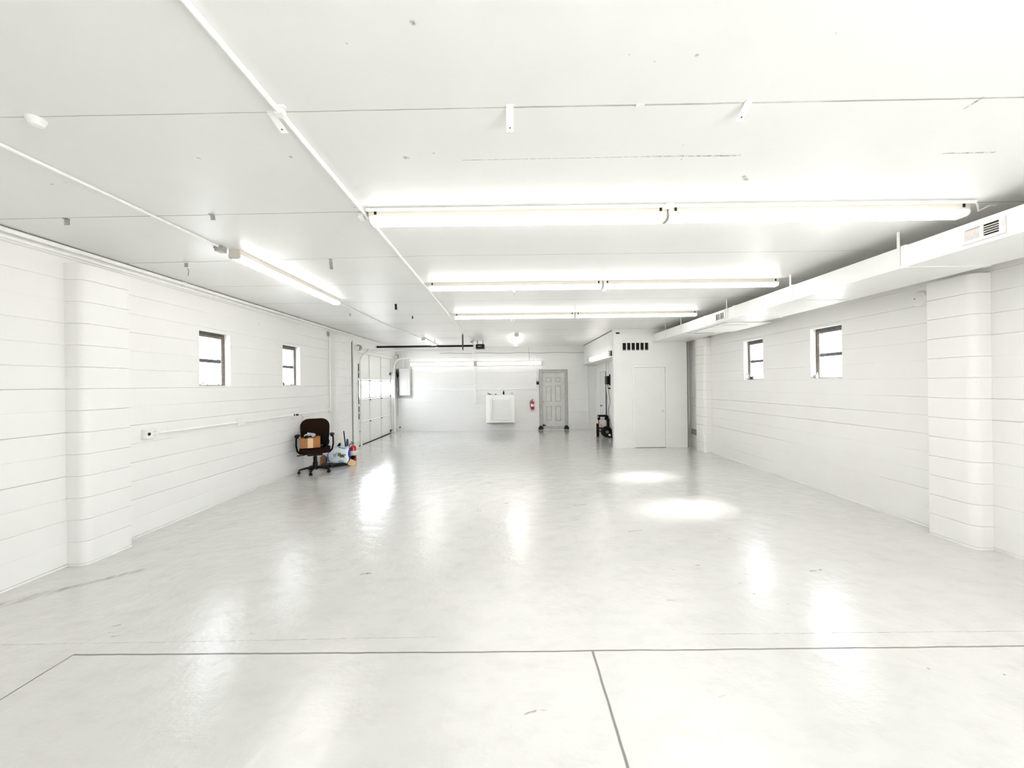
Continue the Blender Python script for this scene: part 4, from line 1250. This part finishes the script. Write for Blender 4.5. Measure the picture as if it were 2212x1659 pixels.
ch_.tube([(-.11, -.175, z1 + .03), (-.06, -.18, z1 + .035), (-.05, -.178, z1 + .02)], .012, 8, RB)
tag(ch_.build('charger', 'black', smooth=True), 'small black gadget on the rim of the chair box', 'gadget')
bk = thing('black_bag', (CX + .19, CY, SEAT), 'slumped black bag beside the cardboard box on the chair', 'bag')
MB().blob((.180, -.065, SEAT + .10), (.070, .12, .10), 18, .16, RB, 21).blob((.172, -.02, SEAT + .19), (.06, .08, .06), 14, .25, RB, 23).build('body', 'black_fabric', bk, smooth=True)
MB().tube([(.19, -.17, SEAT + .16), (.205, -.205, SEAT + .10), (.20, -.20, SEAT + .03)], .014, 8, RB).build('strap', 'black_fabric', bk, smooth=True)

# ------------------------------------------------------------------ pile on the floor by the far pilaster
tr = thing('floor_tray', (-3.62, 7.88, 0), 'low black tray under the clutter beside the office chair', 'tray')
MB().prism([(-3.90, 7.55), (-3.68, 7.50), (-3.42, 7.74), (-3.40, 7.98), (-3.64, 8.08), (-3.90, 8.06)], 'Z', .0, .055, bev=.012).build('body', 'black', tr)
MB().prism([(-3.91, 7.54), (-3.68, 7.488), (-3.41, 7.735), (-3.39, 7.985), (-3.64, 8.09), (-3.915, 8.07)], 'Z', .05, .062, bev=.004).build('rim', 'black', tr)
RBAG = Matrix.Translation((-3.645, 7.67, .062)) @ Matrix.Rotation(math.radians(4), 4, 'Z') @ Matrix.Rotation(math.radians(-24), 4, 'X')
bg_ = thing('printed_bag', (-3.645, 7.72, .06), 'white and blue printed plastic bag slumped on the tray', 'bag')
t = bmesh.new()
NX, NZ = 16, 14
W, Hh = .40, .34
def bagpt(i, j, side):
    u, v = i / NX, j / NZ
    x = (u - .5) * W * (1 + .10 * math.sin(v * 5)) + .015 * math.sin(v * 9)
    z = v * Hh + .012 * math.sin(u * 11 + v * 3)
    th = .055 * (math.sin(PI * u) ** .5) * (math.sin(PI * min(1, v * .92 + .06)) ** .6) + .003
    wr = .008 * math.sin(u * 17 + v * 13) + .006 * math.sin(u * 7 - v * 21)
    return Vector((x, side * (th + wr * (math.sin(PI * u) * math.sin(PI * v))), z))
G = {}
for sd in (-1, 1):
    for i in range(NX + 1):
        for j in range(NZ + 1):
            edge = i in (0, NX) or j in (0, NZ)
            if edge and sd == 1:
                G[(sd, i, j)] = G[(-1, i, j)]
            else:
                p = bagpt(i, j, sd)
                if edge:
                    p.y = 0
                G[(sd, i, j)] = t.verts.new(p)
for sd in (-1, 1):
    for i in range(NX):
        for j in range(NZ):
            try:
                t.faces.new((G[(sd, i, j)], G[(sd, i + 1, j)], G[(sd, i + 1, j + 1)], G[(sd, i, j + 1)]))
            except ValueError:
                pass
mb = MB(); mb._join(t, RBAG)
bagbody = mb.build('bag_film', 'bag_white', bg_, smooth=True)
def on_bag(u0, u1, v0, v1, m, n=5, lift=.0025):
    mb = MB()
    t = bmesh.new()
    g = [[None] * (n + 1) for _ in range(n + 1)]
    for a in range(n + 1):
        for b in range(n + 1):
            p = bagpt((u0 + (u1 - u0) * a / n) * NX, (v0 + (v1 - v0) * b / n) * NZ, -1)
            p.y -= lift
            g[a][b] = t.verts.new(p)
    for a in range(n):
        for b in range(n):
            t.faces.new((g[a][b], g[a + 1][b], g[a + 1][b + 1], g[a][b + 1]))
    mb._join(t, RBAG)
    return mb.build('print', m, bg_, smooth=True)
on_bag(.42, .95, .86, .96, 'bag_sky'); on_bag(.46, .56, .885, .94, 'ink', 3, .004); on_bag(.60, .82, .885, .935, 'bag_blue', 4, .004)
on_bag(.02, .09, .15, .72, 'bag_blue'); on_bag(.03, .14, .04, .14, 'bag_blue'); on_bag(.52, .86, .03, .09, 'bag_sky'); on_bag(.60, .70, .04, .08, 'bag_blue', 3, .004)
for k, (u, v, du, dv) in enumerate(((.36, .40, .02, .12), (.40, .44, .05, .018), (.40, .36, .05, .018), (.455, .36, .018, .16), (.40, .50, .045, .018), (.49, .42, .015, .18), (.36, .30, .018, .05))):
    on_bag(u, u + du, v, v + dv, 'ink', 2, .004)
on_bag(.55, .70, .33, .55, 'green', 4, .004); on_bag(.68, .84, .30, .48, 'maroon', 4, .004); on_bag(.62, .72, .26, .36, 'ink', 3, .005); on_bag(.80, .92, .44, .52, 'green', 3, .005)
jug = thing('white_jug', (-3.88, 7.96, .062), 'white plastic jug half hidden behind the printed bag', 'jug')
MB().lathe([(0, 0), (.055, 0), (.06, .02), (.06, .20), (.045, .25), (.022, .27), (.022, .285), (0, .285)], (-3.86, 7.97, .062), 'Z', 16).build('body', 'pale_lens', jug, smooth=True)
MB().lathe([(0, 0), (.026, 0), (.026, .02), (0, .02)], (-3.86, 7.97, .347), 'Z', 12).build('cap', 'pale_lens', jug, smooth=True)
bb_ = thing('black_brush', (-3.76, 7.99, .062), 'black tool with a pointed end behind the printed bag', 'tool')
MB().prism([(-3.80, .345), (-3.785, .365), (-3.745, .425), (-3.715, .41), (-3.735, .35), (-3.76, .30), (-3.76, .062), (-3.72, .062), (-3.70, .37), (-3.78, .33)][:6], 'Y', 7.98, 8.03, bev=.005).build('head', 'black', bb_)
MB().tube([(-3.77, 8.005, .32), (-3.755, 8.005, .062)], .014, 8).build('stem', 'black', bb_, smooth=True)
cb2 = thing('cardboard_box', (-3.98, 7.93, 0), 'worn low cardboard box between the chair base and printed bag', 'box')
bx(-4.06, -3.94, 7.80, 7.98, .0, .16, .004).build('body', 'cardboard_dark', cb2)
MB().prism([(-4.06, .161), (-3.94, .161), (-3.97, .205), (-4.02, .20)], 'Y', 7.81, 7.818).build('flap', 'cardboard_dark', cb2)
pp = MB()
for k in range(3):
    pp.box(-.03, .03, -.02, .02, k * .005, k * .005 + .004, 0, Matrix.Translation((-3.985, 7.9, .162)) @ Matrix.Rotation(.5 * k, 4, 'Z'))
tag(pp.build('paper_scrap', 'label_white'), 'white paper scraps on the worn cardboard box', 'paper')
RF = Matrix.Translation((-3.36, 7.66, .004)) @ Matrix.Rotation(math.radians(18), 4, 'Z') @ Matrix.Rotation(math.radians(-28), 4, 'X') @ Matrix.Rotation(math.radians(30), 4, 'Y')
tag(MB().box(-.075, .075, -.003, .003, .0, .125, 0, RF).build('cardboard_flap', 'cardboard_pale'), 'tan square of cardboard leaning in front of the floor extinguisher', 'cardboard')
dk = MB()
for k, (x, y, z, r) in enumerate(((-3.435, 7.93, .10, .030), (-3.43, 7.965, .12, .034), (-3.46, 7.99, .095, .03))):
    dk.blob((x, y, z), (r * 1.2, r, r), 10, .45, seed=30 + k)
tag(dk.build('dark_rag', 'black_fabric'), 'crumpled dark rag between the printed bag and tan cardboard', 'rag')
extinguisher((-3.52, 8.16, 0), .47, .068, 'red fire extinguisher standing on the floor in the clutter by the pilaster', side=-1)
bj = thing('blue_bottle', (-3.62, 8.02, .062), 'blue plastic bottle with a navy neck next to the floor extinguisher', 'bottle')
MB().lathe([(0, 0), (.05, 0), (.055, .015), (.055, .20), (.035, .26), (.02, .285), (0, .285)], (-3.585, 8.03, .062), 'Z', 16).build('body', 'blue', bj, smooth=True)
MB().lathe([(0, 0), (.022, 0), (.028, .06), (.022, .14), (.012, .16), (0, .16)], (-3.585, 8.03, .345), 'Z', 12).build('neck', 'navy', bj, smooth=True)
st = MB().tube([(-3.67, 8.20, .0), (-3.70, 8.20, .30), (-3.735, 8.20, .62), (-3.74, 8.20, .66)], [.014, .014, .012, .010], 8)
tag(st.build('pry_bar', 'black', smooth=True), 'slim black bar standing up behind the clutter by the pilaster', 'bar')

# ------------------------------------------------------------------ alcove clutter
bxk = thing('router_box', (3.0, 11.5, 1.55), 'black device box mounted on the alcove wall above the clutter', 'device')
bx(2.925, 3.0, 11.36, 11.66, 1.60, 1.86, .008).build('body', 'black', bxk)
bx(2.975, 3.0, 11.28, 11.36, 1.57, 1.91, .004).build('back_plate', 'black', bxk)
bx(2.955, 3.0, 11.30, 11.40, 1.46, 1.50, .004).build('bracket', 'black', bxk)
MB().tube([(2.96, 11.5, 1.60), (2.955, 11.46, 1.55), (2.97, 11.40, 1.49)], .008, 6).build('clamp', 'panel_grey', bxk, smooth=True)
def cab(pts, label, m, r=.010):
    return tag(MB().tube(pts, r, 6).build('cable', m, smooth=True), label, 'cable', 'cables in the alcove')
cab([(2.95, 11.46, 1.59), (2.935, 11.27, 1.42), (2.96, 11.2, 1.1), (2.95, 11.35, .82), (2.97, 11.40, .70), (2.985, 11.42, .66)], 'grey cable looping from the black device box to the clutter', 'cable_grey')
cab([(2.985, 11.72, 2.29), (2.98, 11.70, 2.0), (2.985, 11.76, 1.6), (2.98, 11.62, 1.2), (2.985, 11.55, .9), (2.985, 11.68, .52)], 'pale cable hanging from the header down to the clutter', 'cable_white')
cab([(2.985, 11.46, 2.29), (2.985, 11.45, 1.95), (2.985, 11.47, 1.90)], 'short pale cable from the header to the black device box', 'cable_white', .004)
cab([(2.988, 11.42, .64), (2.985, 11.25, .45), (2.985, 11.1, .3), (2.985, 11.05, .02)], 'white cord trailing from the bench tool to the floor', 'cable_white', .008)

eq = thing('machine_stand', (2.75, 11.45, 0), 'white boxed machine with black side post and black top in the alcove', 'machine')
bx(2.655, 2.90, 11.41, 11.70, .0, .50, .008).build('body', 'pale_pink', eq)
bx(2.575, 2.655, 11.36, 11.46, .0, .40, .006).build('side_post', 'black', eq)
bx(2.545, 2.578, 11.37, 11.47, .0, .40, .004).build('side_panel', 'pale_pink', eq)
bx(2.72, 2.755, 11.385, 11.402, .20, .37, .002).build('latch', 'galv', eq)
MB().tube([(2.60, 11.36, .225), (2.66, 11.355, .27), (2.76, 11.36, .255), (2.80, 11.365, .28), (2.82, 11.40, .27)], .022, 8).build('hose', 'black', eq, smooth=True)
MB().tube([(2.62, 11.36, .20), (2.70, 11.35, .155), (2.75, 11.355, .17), (2.80, 11.38, .15)], .014, 8).build('hose', 'black', eq, smooth=True)
tl = thing('power_tool', (2.75, 11.5, .50), 'black and white power tool resting on top of the boxed machine', 'tool')
bx(2.66, 2.92, 11.44, 11.60, .60, .655, .01).build('top_handle', 'black', tl)
bx(2.65, 2.71, 11.44, 11.58, .502, .62, .008).build('front_leg', 'black', tl)
bx(2.86, 2.97, 11.44, 11.60, .502, .64, .015).build('motor', 'black', tl)
bx(2.71, 2.86, 11.48, 11.56, .505, .60, .004).build('guard', 'panel_grey', tl)
MB().lathe([(0, 0), (.025, 0), (.025, .008), (0, .008)], (2.64, 11.43, .60), 'Y', 14).build('dial', 'grey_film', tl, smooth=True)
MB().tube([(2.665, 11.42, .52), (2.64, 11.38, .50), (2.64, 11.375, .43), (2.67, 11.375, .42)], .012, 8).build('clamp', 'black', tl, smooth=True)
rl = thing('hose_reel', (2.94, 11.30, 0), 'black coiled reel on the alcove floor beside the boxed machine', 'reel')
MB().lathe([(.05, 0), (.15, 0), (.165, .02), (.15, .04), (.135, .07), (.15, .10), (.165, .12), (.15, .14), (.05, .14)], (2.855, 11.18, .165), 'Y', 24).build('drum', 'black', rl, smooth=True)
MB().lathe([(0, 0), (.05, 0), (.05, .02), (0, .02)], (2.855, 11.165, .165), 'Y', 16).build('hub', 'cable_grey', rl, smooth=True)
MB().blob((2.92, 11.15, .075), (.035, .03, .035), 12, .2, seed=8).build('crank_knob', 'label_white', rl, smooth=True)
pm = thing('pump', (2.96, 11.3, 0), 'small black pump with curved spout at the alcove edge', 'pump')
bx(2.905, 2.97, 11.345, 11.385, .0, .46, .01).build('column', 'black', pm)
MB().lathe([(0, 0), (.04, 0), (.045, .05), (.03, .09), (.015, .11), (0, .11)], (2.935, 11.36, .46), 'Z', 12).build('cap', 'black', pm, smooth=True)
MB().tube([(2.98, 11.12, .03), (3.02 - .05, 11.10, .10), (2.965, 11.10, .24), (2.93, 11.12, .27)], .014, 8).build('spout', 'black', pm, smooth=True)
bx(2.87, 2.99, 11.09, 11.14, .0, .035, .008).build('foot', 'black', pm)
